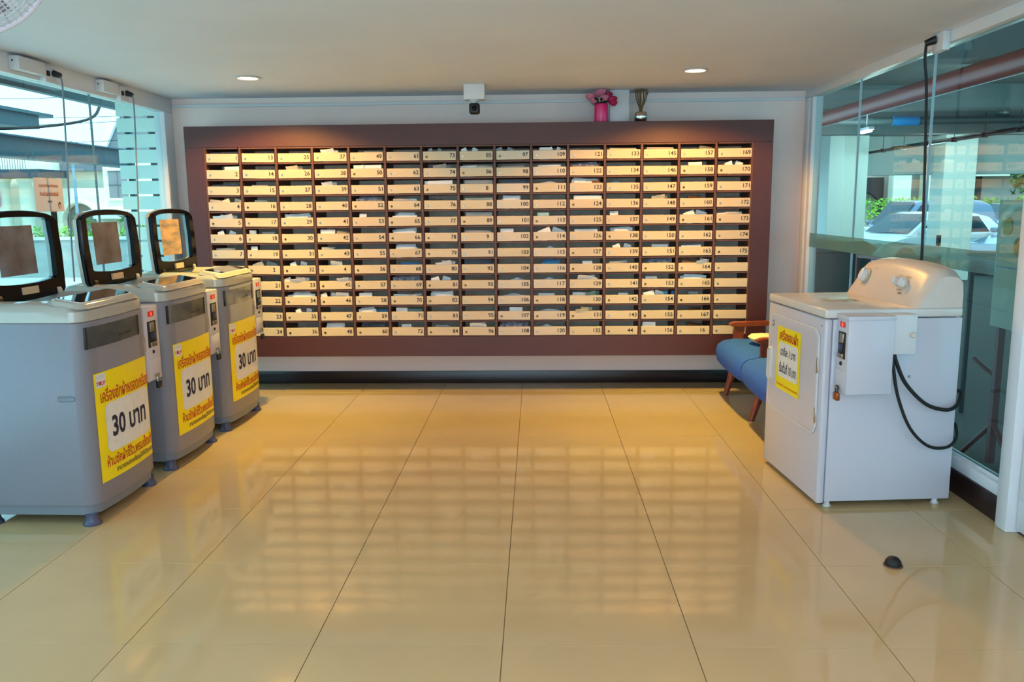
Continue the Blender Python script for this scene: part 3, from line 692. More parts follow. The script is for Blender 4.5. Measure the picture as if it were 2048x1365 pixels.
    b = B(); vs = [b.verts.new(lid(y, z, .0215)) for y, z in ((-.165, .105), (.100, .105), (.100, .325), (-.165, .325))]; b.faces.new(vs); obj('lid_label', b, m_lbl, ld, smooth=False)
    b = B(); pts = [lid(y, z, x) for x in (.034, .045) for y, z in ((-.06, .018), (.05, .018), (.05, .05), (-.06, .05))]; V = [b.verts.new(p) for p in pts]
    for f in ((0, 1, 2, 3), (7, 6, 5, 4), (0, 4, 5, 1), (1, 5, 6, 2), (2, 6, 7, 3), (3, 7, 4, 0)): b.faces.new([V[q] for q in f])
    obj('lid_tag', b, m_tag, ld, smooth=False)
    for s in (-1, 1):
        b = B(); cyl(b, (hx+.02, s*.235, .985), (hx+.02, s*.205, .985), .022, n=16); box(b, (hx, s*.235-.01, .965), (hx+.04, s*.235+.01, .985), .003); obj('hinge', b, m_black if s < 0 else m_cap, ld)
    # coin box on the far side
    coin_parts(t, -.21, -.03, HW+.004, HW+.155, .515, .89)
    return t
w1 = make_washer()
wpos = [(-1.898, 3.712, 0), (-1.884, 4.482, 0), (-1.872, 5.252, 0)]
labs = ['silver coin washing machine nearest the camera, its sticker scratched', 'middle silver coin washing machine with open black lid', 'farthest silver coin washing machine, next to the mailboxes']
washers = [w1, copy_tree(w1), copy_tree(w1)]
for k, (o, p, l) in enumerate(zip(washers, wpos, labs)):
    o.location = p; o.rotation_euler = (0, 0, -math.radians(1.0)); o['label'] = l
    if k == 2:
        for c in o.children:
            if c.name.startswith('lid'):
                for d in c.children:
                    if d.name.startswith('lid_label'): d.data = d.data.copy(); d.data.materials[0] = m_lbl3
    make_padlock('padlock', ['dark padlock hanging from the coin box of the nearest washing machine', 'dark padlock hanging from the coin box of the middle washing machine', 'dark padlock hanging from the coin box of the farthest washing machine'][k], (p[0]-.012, p[1]+HW+.09, .525))
# scratches on the nearest sticker
rn = random.Random(5)
for c in w1.children:
    if c.name.startswith('price_sticker'):
        b = B()
        for k in range(16):
            y = rn.uniform(-.17, .21); z = rn.uniform(.31, .50); L = rn.uniform(.01, .05); a = rn.uniform(.9, 1.4)
            y2, z2 = y+L*math.cos(a), z+L*math.sin(a)
            if z2 > .51: continue
            w_ = .0008
            b.faces.new([b.verts.new((xfront(q)+.0031, q, r_)) for q, r_ in ((y-w_, z), (y+w_, z), (y2+w_, z2), (y2-w_, z2))])
        obj('scratch_marks', b, mat('scratch_grey', (140, 140, 142), .6), c, smooth=False)
        break

# ================================================================ DRYER
ra = math.radians(4.5)
t = thing('tumble_dryer', 'white tumble dryer with beige control console and open coin box', 'dryer', (1.262, 3.662, 0), ra)
DW, DD, DH = .70, .615, .905
b = B(); box(b, (.036, 0, .028), (DD, DW, .862), .004); obj('body', b, m_white, t)
b = B(); box(b, (0, .002, .018), (.034, DW-.002, .862), .010, 3); fp = obj('front_panel', b, m_white, t)
b = B(); box(b, (-.001, -.001, .866), (DD, DW+.001, DH), .008, 3); tp = obj('top_panel', b, mat('white_enamel_top', (216, 210, 204), .2, coat=.3), t)
# door
def ycol(y): return y
b = B(); L_ = [[(x_, y_, z_) for y_, z_ in rrect(.60-e, .475-e, .05, 8, .345, .57)] for x_, e in ((0, 0), (-.007, .0), (-.010, .012), (-.010, .03))]
loft(b, [L_[0], L_[1], L_[2], L_[3]]); dd = obj('door', b, m_white, t)
b = B()
tube(b, [( -.006, p[0], p[1]) for p in rrect(.604, .479, .052, 8, .345, .57)], .0035, 6, closed=True); obj('door_seal', b, m_whitep, dd)
b = B(); L_ = [[(x_, y_, z_) for y_, z_ in rrect(.05-e, .175-e, .02, 6, .615, .555)] for x_, e in ((-.008, 0), (-.020, .004), (-.026, .014), (-.018, .022), (-.012, .026))]; loft(b, L_); obj('door_handle', b, m_cream, dd)
for zz in (.65, .42):
    b = B(); box(b, (-.012, .040, zz-.035), (-.004, .052, zz+.035), .002); obj('hinge', b, m_steel, dd)
def on_dr(bm, x, yc, zc): return map_bm(bm, lambda p: (x, yc-p.x, zc+p.y))
b = on_dr(strip_quad(.30, .315), -.0112, .385, .605); st = obj('price_sticker', b, m_yel, dd, smooth=False)
b = on_dr(strip_quad(.25, .175, .02), -.0118, .385, .600); obj('white_field', b, m_stw, st, smooth=False)
for s_, ww, hh, zc, mm, bo in (('เครื่องอบผ้า', .235, .055, .725, m_red, .02), ('นาทีละ 1 บาท', .19, .045, .643, m_inkblue, .02), ('เริ่มต้นที่ 10 บาท', .215, .055, .563, m_inkblue, .02), ('ห้ามอบผ้าเปียกน้ำ กรุณารีดน้ำออกก่อนอบผ้าทุกครั้ง', .275, .016, .472, m_red, .01)):
    obj('lettering', on_dr(text_mesh(s_, h=hh, w=ww, bold=bo), -.0124, .385, zc), mm, st, smooth=False)
b = B(); lathe(b, [(.0001, -.002), (.011, -.002), (.013, 0)], n=18, axis='X'); map_bm(b, lambda p: (p.x-.010, p.y*1+.60, p.z*1.3+.765)); em = obj('round_badge', b, mat('badge_bronze', (110, 80, 60), .4), dd)
b = B(); lathe(b, [(.0001, -.0028), (.006, -.0028), (.007, -.002)], n=16, axis='X'); map_bm(b, lambda p: (p.x-.010, p.y+.60, p.z*1.3+.765)); obj('badge_centre', b, m_cream, em)
b = B(); box(b, (-.001, .035, .826), (0, .039, .834)); obj('screw_cap', b, m_black, fp)
# feet
for x_, y_ in ((.06, .03), (.06, DW-.05), (DD-.05, .03), (DD-.05, DW-.05)):
    b = B(); cyl(b, (x_, y_, 0), (x_, y_, .03), .013, n=14); cyl(b, (x_, y_, 0), (x_, y_, .006), .018, n=14); obj('foot', b, m_whitep, t)
# console
b = B(); prof0 = [(.400, .905), (.418, .945), (.470, 1.055), (.500, 1.088), (.535, 1.100), (.585, 1.092), (.608, 1.06), (.613, .98), (.613, .905)]
stn = []
for k in range(21):
    u = -1+2*k/20; y = DW/2+u*(DW/2-.001); e = abs(u)
    hs = 1-.19*max(0, (e-.0))**2.6-.10*max(0, (e-.88)/.12)**2
    ins = .010*max(0, (e-.9)/.1)**2
    stn.append([(p[0]+(ins if p[0] < .5 else -ins*.3), y, .905+(p[1]-.905)*hs) for p in prof0])
R = loft(b, stn); cs = obj('console', b, m_cream, t)
dirn = Vector((.052, 0, .110)).normalized(); nrm = Vector((-.110, 0, .052)).normalized()
def knob(y, s, r, mm=m_whitep, nm='knob'):
    base = Vector((.418, y, .945))+dirn*s; b = B(); prof = [(r*1.05, 0), (r*1.03, .005), (r*.9, .007), (.0001, .008)]
    rings = []; ey = Vector((0, 1, 0))
    for rr, hh in prof:
        rings.append([tuple(base+nrm*(hh+.0005)+ey*rr*math.cos(a*PI/12)+dirn*rr*math.sin(a*PI/12)) for a in range(24)])
    loft(b, rings, True, True); k = obj(nm, b, m_tag, cs)
    b = B(); rings = []
    for hh, kx, ky in ((.006, .98, .62), (.030, .86, .52), (.033, .70, .38)):
        rings.append([tuple(base+nrm*hh+ey*r*ky*math.cos(a*PI/12)+dirn*r*kx*math.sin(a*PI/12)) for a in range(24)])
    loft(b, rings); obj('grip', b, m_whitep, k)
    return k
knob(.575, .062, .036); knob(.245, .060, .021); knob(.185, .057, .024)
def con_text(s_, w, y, s, mm=m_ink, h=None):
    base = Vector((.418, y, .945))+dirn*s+nrm*.0012; q = text_mesh(s_, w=w, h=h, bold=.01)
    map_bm(q, lambda p: base-Vector((0, 1, 0))*p.x+dirn*p.y); obj('console_lettering', q, mm, cs, smooth=False)
m_gold = mat('faded_gold_ink', (150, 120, 70), .6)
for s_, w, y, s in (('Timed Dry', .035, .50, .106), ('Auto', .018, .575, .105), ('Off', .016, .575, .014), ('Temperature', .045, .255, .092), ('Cycle Signal', .045, .185, .09), ('High Low', .035, .255, .081)): con_text(s_, w, y, s, m_gold)
con_text('HEAVY DUTY', .06, .205, .022, m_gold); con_text('SERIES', .035, .19, .008, m_card)
# flat marks on the top panel
b = B()
for k, (x_, y_) in enumerate(((.14, .30), (.20, .28), (.26, .30))): box(b, (x_, y_, DH), (x_+.035, y_+.08, DH+.0006))
obj('lint_label', b, mat('grey_print', (150, 148, 130), .5), tp)
# coin box and wiring box on the side that faces the camera
coin_parts(t, .050, .250, -.120, -.002, .550, .884, face='-X')
b = B(); box(b, (.046, -.124, .872), (.254, -.002, .890), .003); obj('coin_box_lid', b, m_white, t)
b = B(); box(b, (.254, -.075, .715), (.372, -.002, .888), .004); jb = obj('wiring_box', b, m_whitep, t)
b = B(); lathe(b, [(.013, 0), (.013, -.006), (.008, -.012), (.0001, -.012)], n=16, axis='Y'); map_bm(b, lambda p: (p.x+.352, p.y-.075, p.z+.80)); obj('wiring_box_knob', b, m_cream, jb)
for pts, r in (([(.290, -.045, .720), (.300, -.05, .68), (.350, -.05, .58), (.45, -.045, .485), (.55, -.04, .455), (.61, -.02, .475), (.65, .03, .52), (.66, .12, .5)], .0085), ([(.283, -.045, .720), (.288, -.055, .65), (.315, -.06, .52), (.38, -.055, .38), (.47, -.05, .295), (.56, -.045, .285), (.615, -.02, .32), (.64, .04, .37), (.65, .12, .36)], .007)):
    b = B(); tube(b, smooth_curve(pts, 8), r, 10); obj('power_cable', b, m_rub, t)
b = B(); box(b, (.385, -.002, .596), (.395, 0, .606)); obj('side_screw', b, m_skirt, t)
pl = make_padlock('padlock', 'rusty copper padlock hanging from the coin box of the dryer', (1.262+.043, 3.662-.055, .567), ra, mat('copper_lock', (160, 84, 36), .3, .7), m_black)

# ================================================================ BENCH
t = thing('armchair_bench', 'two-seat wooden armchair bench with blue seat cushions behind the dryer', 'bench', (0, 0, 0))
for ya, yb in ((5.20, 5.935), (4.455, 5.185)):
    b = B(); pr = [(1.262, .335), (1.275, .385), (1.31, .418), (1.38, .432), (1.60, .425), (1.86, .405), (1.87, .29), (1.60, .27), (1.36, .225), (1.30, .235), (1.268, .27)]
    st_ = []
    for k in range(11):
        u = -1+2*k/10; e = abs(u)**6; st_.append([((p[0]-1.56)*(1-.05*e)+1.56, (ya+yb)/2+u*(yb-ya)/2, (p[1]-.335)*(1-.25*e)+.335) for p in pr])
    loft(b, st_); obj('seat_cushion', b, m_blue, t)
    b = B(); st_ = []
    for k in range(11):
        u = -1+2*k/10; e = abs(u)**6; st_.append([(p[0], (ya+yb)/2+u*(yb-ya)/2*.99, (p[1]-.57)*(1-.12*e)+.57) for p in ((1.80, .42), (1.79, .60), (1.82, .72), (1.87, .735), (1.90, .70), (1.90, .45), (1.87, .41))])
    loft(b, st_); obj('back_cushion', b, m_blue, t)
for y in (5.93, 5.195, 4.46):
    b = B(); pr = [(1.372, .505), (1.36, .52), (1.40, .534), (1.60, .538), (1.90, .545), (1.90, .515), (1.60, .508), (1.42, .502)]
    prism(b, pr, 'Y', y-.032, y+.032); bmesh.ops.bevel(b, geom=b.edges[:], offset=.005, segments=2, affect='EDGES'); obj('armrest', b, m_wood, t)
    b = B(); prism(b, [(1.395, .46), (1.400, .508), (1.475, .508), (1.46, .40), (1.455, .24), (1.41, .24)], 'Y', y-.018, y+.018); obj('arm_post', b, m_wood, t)
    b = B(); tube(b, [(1.435, y, .30), (1.395, y, .15), (1.355, y, .0)], [.028, .026, .017], 12); obj('leg', b, m_wood, t)
    b = B(); tube(b, [(1.80, y, .54), (1.83, y, .27), (1.87, y, 0)], [.024, .026, .017], 12); obj('leg', b, m_wood, t)
b = B(); box(b, (1.40, 4.44, .225), (1.44, 5.95, .262), .004); box(b, (1.80, 4.44, .24), (1.84, 5.95, .29), .004); obj('seat_rail', b, m_wood, t)
t = tag(obj('folded_bag', (lambda b: (loft(b, [[(1.60+r*1.10*math.cos(a*PI/12)*(1 if math.cos(a*PI/12) > 0 else 1.0), 5.57+r*.9*math.sin(a*PI/12), z+.012*math.cos(a*PI/6)*r/.15) for a in range(24)] for r, z in ((.10, .440), (.155, .446), (.172, .468), (.150, .490), (.09, .499), (.02, .501))]), b)[1])(B()), mat('cream_cloth', (232, 208, 160), .9, noise=.12, nscale=30, bump=.5, bscale=60)), 'cream cloth bag lying folded on the blue bench seat', 'bag')

# ================================================================ SMALL THINGS INDOORS
t = thing('door_stop', 'small black domed door stop on the floor tiles', 'door stop', (1.352, 3.05, 0))
b = B(); lathe(b, [(.030, 0), (.031, .006), (.028, .020), (.018, .032), (.0001, .036)], n=24); obj('dome', b, m_rub, t)
b = B(); lathe(b, [(.036, 0), (.036, .003), (.030, .004)], n=24); obj('base_ring', b, m_card, t)
# trunking boxes, sockets and cords on the head rails
def cord(name, label, pts, r, m): tag(obj(name, (lambda b: (tube(b, smooth_curve(pts, 6), r, 8), b)[1])(B()), m), label, 'cord')
for k, (ya, yb, ys_, lb) in enumerate(((4.42, 4.66, 4.78, 'above the nearest washing machine'), (5.28, 5.47, 5.62, 'above the middle washing machine'))):
    t = thing('switch_box', 'white electrical box on the left head rail ' + lb, 'electrical box', (LX+.03, (ya+yb)/2, 2.12)); w_ = (yb-ya)/2
    b = B(); box(b, (0, -w_, -.035), (.055, w_, .035), .004); obj('box_cover', b, m_whitep, t)
    b = B(); cyl(b, (.02, -w_-.001, .01), (.02, -w_, .01), .005, n=10); obj('screw', b, m_black, t)
    t = thing('wall_socket', 'white socket outlet with a plug on the left head rail ' + lb, 'socket', (LX+.03, ys_-.04, 2.105))
    b = B(); box(b, (0, -.055, -.045), (.035, .055, .045), .004); obj('socket_plate', b, m_whitep, t)
    b = B(); box(b, (.034, -.042, -.012), (.042, -.016, .016), .002); obj('switch', b, m_black, t)
    b = B(); cyl(b, (.034, .025, .01), (.075, .03, -.004), .019, .014, 14); obj('plug', b, m_black, t)
    yy = ys_-.01; x_ = LX+.10
    cord('power_cord', 'grey power cord hanging down the left glass ' + lb, [(x_, yy, 2.105), (x_+.006, yy+.002, 2.02), (x_-.01, yy+.005, 1.6), (x_-.03, yy+.012, 1.2), (x_-.045, yy+.03, .95)], .005, m_skirt)
t = thing('wall_socket', 'white socket outlet with a black plug on the right head rail', 'socket', (RX-.03, 4.27, 2.125))
b = B(); box(b, (-.035, -.055, -.045), (0, .055, .045), .004); obj('socket_plate', b, m_whitep, t)
b = B(); cyl(b, (-.034, .02, .015), (-.078, .035, .0), .021, .015, 14); obj('plug', b, m_black, t)
cord('power_cord', 'black power cord hanging down the right glass to the dryer', [(RX-.10, 4.31, 2.13), (RX-.09, 4.335, 2.05), (RX-.075, 4.33, 1.9), (RX-.07, 4.30, 1.5), (RX-.065, 4.28, 1.1), (RX-.065, 4.27, .7), (RX-.07, 4.2, .4)], .007, m_rub)
# notice taped on the left glass
t = thing('paper_notice', 'white paper notice with orange writing taped on the left glass', 'notice', (LX+.001, 4.72, 1.448))
b = B(); box(b, (0, -.14, -.093), (.0015, .14, .093)); obj('sheet', b, mat('notice_paper', (190, 196, 210), .7), t, smooth=False)
for s_, w_, h_, dy, dz, mm in (('กรุณารอจนเครื่องหยุด', .19, .028, .0, .050, mat('orange_ink', (176, 96, 50), .6)), ('ก่อนเปิดฝาเครื่องซักผ้า', .185, .028, 0, .008, mat('orange_ink', (0, 0, 0))), ('ขอบคุณ', .042, .016, .0, -.040, m_ink)):
    obj('lettering', map_bm(text_mesh(s_, h=h_, w=w_, bold=.02), lambda p: (.0022, p.x+dy, p.y+dz)), mm, t, smooth=False)
b = B(); lathe(b, [(.0001, .003), (.014, .0028), (.015, 0)], n=16, axis='X'); map_bm(b, lambda p: (p.x, p.y+.095, p.z*1.3-.058)); f_ = obj('drawn_head', b, m_ink, t)
b = B(); lathe(b, [(.0001, .0042), (.009, .004), (.010, .002)], n=16, axis='X'); map_bm(b, lambda p: (p.x, p.y+.094, p.z*1.3-.062)); obj('drawn_face', b, mat('peach_ink', (214, 170, 150), .6), t)

# ================================================================ OUTSIDE, LEFT
m_pave = mat('pale_paving', (196, 200, 192), .8, noise=.05, nscale=2)
m_asph = mat('garage_concrete', (58, 64, 62), .8, noise=.10, nscale=2)
b = B(); box(b, (-40, -3, -.25), (LX-.06, 60, -.06)); struct('ground_left', b, m_pave, 'pale paving outside the left glass')
b = B(); box(b, (RX+.06, -3, -.55), (60, 60, -.35)); struct('ground_right', b, m_asph, 'grey garage floor outside the right glass')
m_whiteboard = mat('white_painted_board', (222, 236, 226), .5, noise=.02)
m_dkteal = mat('dark_painted_steel', (40, 74, 84), .5, noise=.1)
m_cream_w = mat('cream_render', (238, 234, 214), .8, noise=.02, nscale=2)
t = thing('slatted_screen', 'screen of wide white boards standing outside the left glass by the back wall', 'screen', (0, 6.44, -.06))
for k in range(20):
    b = B(); z = .02+k*.1165; box(b, (-3.18, 0, z), (-2.84, .02, z+.100), .002, 1); obj('board', b, m_whiteboard, t)
b = B(); box(b, (-2.95, .022, 0), (-2.90, .06, 2.3)); obj('post', b, m_dkteal, t)
b = B(); box(b, (-3.13, .022, 0), (-3.09, .06, 2.3)); obj('post', b, m_dkteal, t)
b = B(); box(b, (-3.6, 6.30, 2.285), (LX-.06, 9.2, 2.32)); struct('trim_7', b, m_whiteboard, 'white soffit of the outside canopy')
b = B(); box(b, (-3.64, 2, 2.205), (-3.58, 9.2, 2.33)); box(b, (-3.6, 2, 2.23), (LX-.06, 6.29, 2.32)); struct('trim_8', b, m_dkteal, 'dark steel edge of the outside canopy')
t = thing('canopy_beam', 'long dark teal steel beam crossing outside the left glass', 'beam', (-5, 3, 1.85))
b = B(); box(b, (-.012, 0, .012), (.012, 7.5, .20)); obj('web', b, m_dkteal, t)
b = B(); box(b, (-.09, 0, 0), (.09, 7.5, .014)); obj('flange', b, m_dkteal, t)
b = B(); box(b, (-.09, 0, .20), (.09, 7.5, .214)); obj('flange', b, m_dkteal, t)
b = B(); box(b, (-5.9, 5, 2.17), (-5.05, 8.62, 2.30), .0); prism(b, [(-5.9, 2.30), (-5.0, 2.30), (-5.0, 2.33), (-5.9, 2.36)], 'Y', 5, 8.8); tag(obj('carport_roof', b, m_dkteal, smooth=False), 'dark carport roof edge beyond the steel beam', 'roof')
b = B(); tube(b, smooth_curve([(-5.2, 6.9, 2.08), (-5.1, 8.1, 2.13), (-4.4, 8.3, 2.22), (-3.7, 7.3, 2.30)], 8), .014, 6); tag(obj('hanging_cable', b, m_rub), 'thick dark cable sagging under the outside canopy', 'cable')
# low wall and hedge over the road
t = thing('boundary_wall', 'low grey wall on the far side of the road', 'wall', (0, 17.2, -.06))
b = B(); box(b, (-16, 0, 0), (-7.4, .2, .78)); obj('wall_face', b, mat('grey_render', (150, 160, 158), .8, noise=.1, nscale=3), t)
b = B(); box(b, (-16, -.04, .78), (-7.4, .24, .84)); obj('coping', b, m_pave, t)
def bush(bm, cx, cy, cz, rx, ry, rz_, n, rn, s=.06):
    for k in range(n):
        a, p = rn.random()*2*PI, math.acos(rn.uniform(-.3, 1)); q = rn.uniform(.75, 1.05)
        c = Vector((cx+rx*q*math.sin(p)*math.cos(a), cy+ry*q*math.sin(p)*math.sin(a), cz+rz_*q*math.cos(p)))
        d = Vector((rn.uniform(-1, 1), rn.uniform(-1, 1), rn.uniform(-1, 1))).normalized(); e = d.orthogonal().normalized()
        d *= s*rn.uniform(.6, 1.2); e *= s*.45
        bm.faces.new([bm.verts.new(c-d), bm.verts.new(c+e), bm.verts.new(c+d), bm.verts.new(c-e)])
m_green = mat('bright_leaf', (120, 180, 50), .6, noise=.3, nscale=4)
rn = random.Random(11)
b = B()
for k in range(24): bush(b, -15.5+k*.34, 17.78, .5, .26, .22, .50, 120, rn, .05)
o = obj('hedge', b, m_green, smooth=False); tag(o, 'clipped bright green hedge along the low grey wall', 'hedge', kind='stuff')
def palm(x, y, z, label):
    t = thing('yucca_plant', label, 'plant', (x, y, z)); b = B()
    cyl(b, (0, 0, -z-.06), (0, 0, .35), .05, .04, 8); obj('stem', b, m_dry, t); b = B()
    for k in range(26):
        a = rn.random()*2*PI; L = rn.uniform(.22, .36); e = rn.uniform(-.1, 1.2); p = [Vector((0, 0, .35))]
        for s in (1, 2, 3): p.append(Vector((math.cos(a)*L*s/3*math.cos(e), math.sin(a)*L*s/3*math.cos(e), .35+L*s/3*math.sin(e)-.03*s*s*L)))
        tube(b, p, [.014, .016, .012, .003], 4)
    o = obj('foliage', b, mat('palm_leaf', (70, 120, 50), .6, noise=.2), t); o['kind'] = 'stuff'
palm(-10.05, 18.4, .7, 'spiky yucca behind the hedge left of the arch window wall'); palm(-9.1, 18.5, .75, 'spiky yucca behind the hedge under the grey window')
# main house
t = thing('cream_house', 'cream house with an arched porch and a steep grey roof across the road', 'house', (0, 20, -.06))
def arch_wall(bm, x0, x1, zt, ax, r, zc, y0, y1):
    pts = [(x0, 0), (ax-r, 0)]+[(ax-r*math.cos(PI*k/16), zc+r*math.sin(PI*k/16)) for k in range(17)]+[(ax+r, 0), (x1, 0), (x1, zt), (x0, zt)]
    prism(bm, pts, 'Y', y0, y1)
b = B(); arch_wall(b, -11.65, -10.3, 1.9, -10.95, .42, 1.13, 0, .2); box(b, (-10.3, .0, 0), (-7.2, .4, 2.52)); box(b, (-12, .6, 0), (-10.3, .8, 2.45)); obj('wall', b, m_cream_w, t)
b = B()
for k in range(17):
    a = PI*k/16
tube(b, [(-10.95-.46*math.cos(PI*k/16), -.02, 1.13+.46*math.sin(PI*k/16)) for k in range(17)], .05, 6); obj('arch_moulding', b, m_cream_w, t)
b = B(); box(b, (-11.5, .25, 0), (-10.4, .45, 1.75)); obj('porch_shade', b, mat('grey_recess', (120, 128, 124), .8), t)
b = B(); box(b, (-10.42, -.4, 1.18), (-8.6, .1, 1.34)); obj('porch_roof', b, m_cream_w, t)
b = B(); box(b, (-10.15, -.06, 1.66), (-9.72, .0, 2.30)); w_ = obj('window', b, mat('grey_shutter', (136, 134, 138), .7), t)
for a, c in (((-10.20, -.09, 1.60), (-9.67, -.02, 1.66)), ((-10.20, -.09, 2.30), (-9.67, -.02, 2.35)), ((-9.945, -.085, 1.66), (-9.925, -.05, 2.30)), ((-10.15, -.085, 1.97), (-9.72, -.05, 1.99))):
    b = B(); box(b, a, c); obj('window_bar', b, m_cream_w if c[0]-a[0] > .46 and c[2]-a[2] > .03 else m_skirt, w_)
b = B(); prism(b, [(-10.7, 2.60), (-9.75, 4.3), (-6.2, 4.3), (-6.2, 2.60)], 'Y', .5, .9); obj('roof', b, mat('grey_roof_tile', (112, 118, 128), .8, noise=.1, nscale=30, stretch=(1, 1, 6)), t)
b = B(); prism(b, [(-10.75, 2.50), (-10.58, 2.50), (-9.62, 4.35), (-9.76, 4.35)], 'Y', .40, .5); obj('bargeboard', b, mat('white_barge', (246, 250, 250), .6), t)
b = B(); prism(b, [(-12.1, 2.32), (-10.45, 2.32), (-10.4, 2.5), (-11.6, 2.68), (-12.0, 2.5)], 'Y', .3, .6); obj('side_roof', b, mat('grey_roof_tile', (0, 0, 0)), t)
b = B(); prism(b, [(-14.0, 2.9), (-10.6, 3.0), (-10.3, 2.5), (-14, 2.5)], 'Y', 2.4, 2.8); obj('rear_roof', b, mat('grey_roof_tile', (0, 0, 0)), t)
b = B(); box(b, (-10.45, -.3, .5), (-9.9, -.2, 1.1)); obj('porch_cabinet', b, m_cream_w, t)
# left shop building
t = thing('shop_building', 'pale shop building with columns, balcony rail and flat dark canopy', 'building', (0, 19.4, -.06))
b = B(); box(b, (-16, .6, 0), (-11.5, .9, 3.0)); obj('wall', b, m_cream_w, t)
for x in (-12.42, -11.9, -14.2):
    b = B(); lathe(b, [(.17, 0), (.15, .1), (.14, 2.0), (.19, 2.12)], c=(x, .1, 0), n=16); obj('column', b, m_cream_w, t)
b = B(); box(b, (-16, -.7, 2.13), (-11.05, .4, 2.30)); obj('canopy', b, mat('dark_canopy', (30, 56, 72), .6), t)
b = B()
for k in range(30): box(b, (-13.6+k*.06, .1, 2.30), (-13.59+k*.06, .11, 2.66))
box(b, (-13.6, .09, 2.66), (-11.8, .12, 2.69)); obj('balcony_rail', b, m_skirt, t)
b = B(); box(b, (-14, -.2, 1.96), (-12.75, -.1, 2.04)); obj('fluorescent_tube', b, m_tube, t)
t = thing('pink_banner', 'bright pink banner with yellow and white writing on the shop front', 'banner', (-12.75, 19.3, 1.60))
b = B(); box(b, (-.55, 0, -.18), (.33, .01, .18)); obj('cloth', b, mat('magenta_cloth', (226, 30, 150), .7), t)
obj('lettering', map_bm(text_mesh('ลดราคา', w=.35, bold=.02), lambda p: (p.x-.02, -.004, p.y+.10)), m_tagy, t, smooth=False)
obj('lettering', map_bm(text_mesh('50%', w=.2, bold=.02), lambda p: (p.x-.12, -.004, p.y+.0)), m_tagy, t, smooth=False)
obj('lettering', map_bm(text_mesh('3-932-4958', w=.58, bold=.02), lambda p: (p.x-.02, -.004, p.y-.11)), m_white, t, smooth=False)
b = B(); cyl(b, (-9.35, 17.0, -.06), (-9.35, 17.0, 2.7), .03, .03, 10); tag(obj('utility_pole', b, mat('pale_blue_paint', (110, 140, 160), .5)), 'slim pale blue pole before the arched porch', 'pole')
for k, (za, zb) in enumerate(((2.62, 2.66), (2.98, 3.0), (3.1, 3.08), (3.46, 3.5))):
    b = B(); tube(b, [(-13, 16, za), (-9.5, 16, za-.05), (-7, 16, zb)], .006, 4); tag(obj('overhead_wire', b, m_rub), 'overhead wire across the sky, %s of four' % ('lowest', 'second lowest', 'second highest', 'highest')[k], 'wire', 'overhead wires')

# ================================================================ OUTSIDE, RIGHT (car park under the building)
m_conc = mat('garage_slab', (108, 124, 124), .8, noise=.06, nscale=2)
m_colw = mat('white_column_paint', (214, 228, 222), .7, noise=.02)
b = B(); box(b, (RX+.06, -1, 2.75), (26, 19.4, 3.0)); struct('ceiling_garage', b, m_conc, 'grey concrete ceiling of the car park')
for k, y in enumerate((7.0, 10.6, 14.6)):
    b = B(); box(b, (RX+.3, y, 2.48), (24, y+.3, 2.75)); struct('beam_garage', b, m_conc, 'concrete beam across the car park ceiling')
b = B(); box(b, (RX+.3, 18.9, 1.93), (30, 19.3, 2.75)); struct('beam_garage', b, mat('edge_beam_paint', (150, 168, 168), .8), 'pale edge beam of the car park')
for x0, x1, y, lb in ((6.42, 7.06, 18.4, 'white square column left of the white hatchback'), (8.66, 9.34, 18.4, 'white square column right of the white hatchback'), (6.1, 6.42, 18.0, 'narrow white column beside the window frame'), (15.2, 15.9, 18.4, 'white square column far right of the car park')):
    t = thing('garage_column', lb, 'column', ((x0+x1)/2, y+.3, -.35))
    w_ = (x1-x0)/2; b = B(); box(b, (-w_, -.3, 0), (w_, .3, 3.1), .01, 1); obj('shaft', b, m_colw, t)
    b = B(); box(b, (-w_-.012, -.312, .75), (-w_+.04, -.2, .98)); obj('corner_guard', b, m_black, t)
b = B(); tube(b, [(3.5, 2.5, 2.36), (3.5, 18.8, 2.36)], .085, 14); tag(obj('fire_pipe', b, mat('red_pipe_paint', (132, 36, 30), .4)), 'large red fire pipe under the car park ceiling', 'pipe')
b = B(); tube(b, [(4.05, 2.5, 2.42), (4.05, 18.8, 2.42)], .012, 8); tag(obj('conduit_pipe', b, m_alu), 'thin pale conduit beside the red pipe', 'pipe')
b = B(); tube(b, [(7.2, 4, 2.40), (7.2, 18.8, 2.40)], .03, 8)
for k in range(14): box(b, (7.15, 5+k, 2.36), (7.25, 5.03+k, 2.44)); cyl(b, (7.2, 5.015+k, 2.44), (7.2, 5.015+k, 2.75), .006, n=6)
tag(obj('hanger_pipe', b, m_black), 'black pipe on ceiling hangers deep in the car park', 'pipe')
b = B(); tube(b, [(7.7, 4, 2.5), (7.7, 18.8, 2.5)], .022, 8); tag(obj('thin_pipe', b, m_black), 'second, thinner black pipe behind the hanger pipe', 'pipe')
b = B(); tube(b, [(2.6, 13.6, 2.60), (16, 13.6, 2.60)], .06, 10); dp = tag(obj('drain_pipe', b, mat('dark_grey_pipe', (70, 86, 88), .5)), 'dark drain pipe crossing the car park ceiling', 'pipe')
b = B(); tube(b, [(5.55, 13.6, 2.60), (5.95, 13.6, 2.60)], .075, 12); obj('pipe_coupling', b, m_paperb, dp)
for x, y, lb in ((4.97, 13.1, 'lit fluorescent batten far off in the car park'), (4.9, 8.5, 'lit fluorescent batten near the right edge of the glass')):
    t = thing('batten_light', lb, 'lamp', (x, y, 2.40), 0, 'car park batten lights'); b = B(); box(b, (-.04, -.2, .02), (.04, .2, .06)); box(b, (-.006, -.006, .06), (.006, .006, .35)); obj('lamp_housing', b, m_white, t); b = B(); cyl(b, (0, -.19, 0), (0, .19, 0), .02, n=10); obj('lamp_tube', b, m_tube, t)
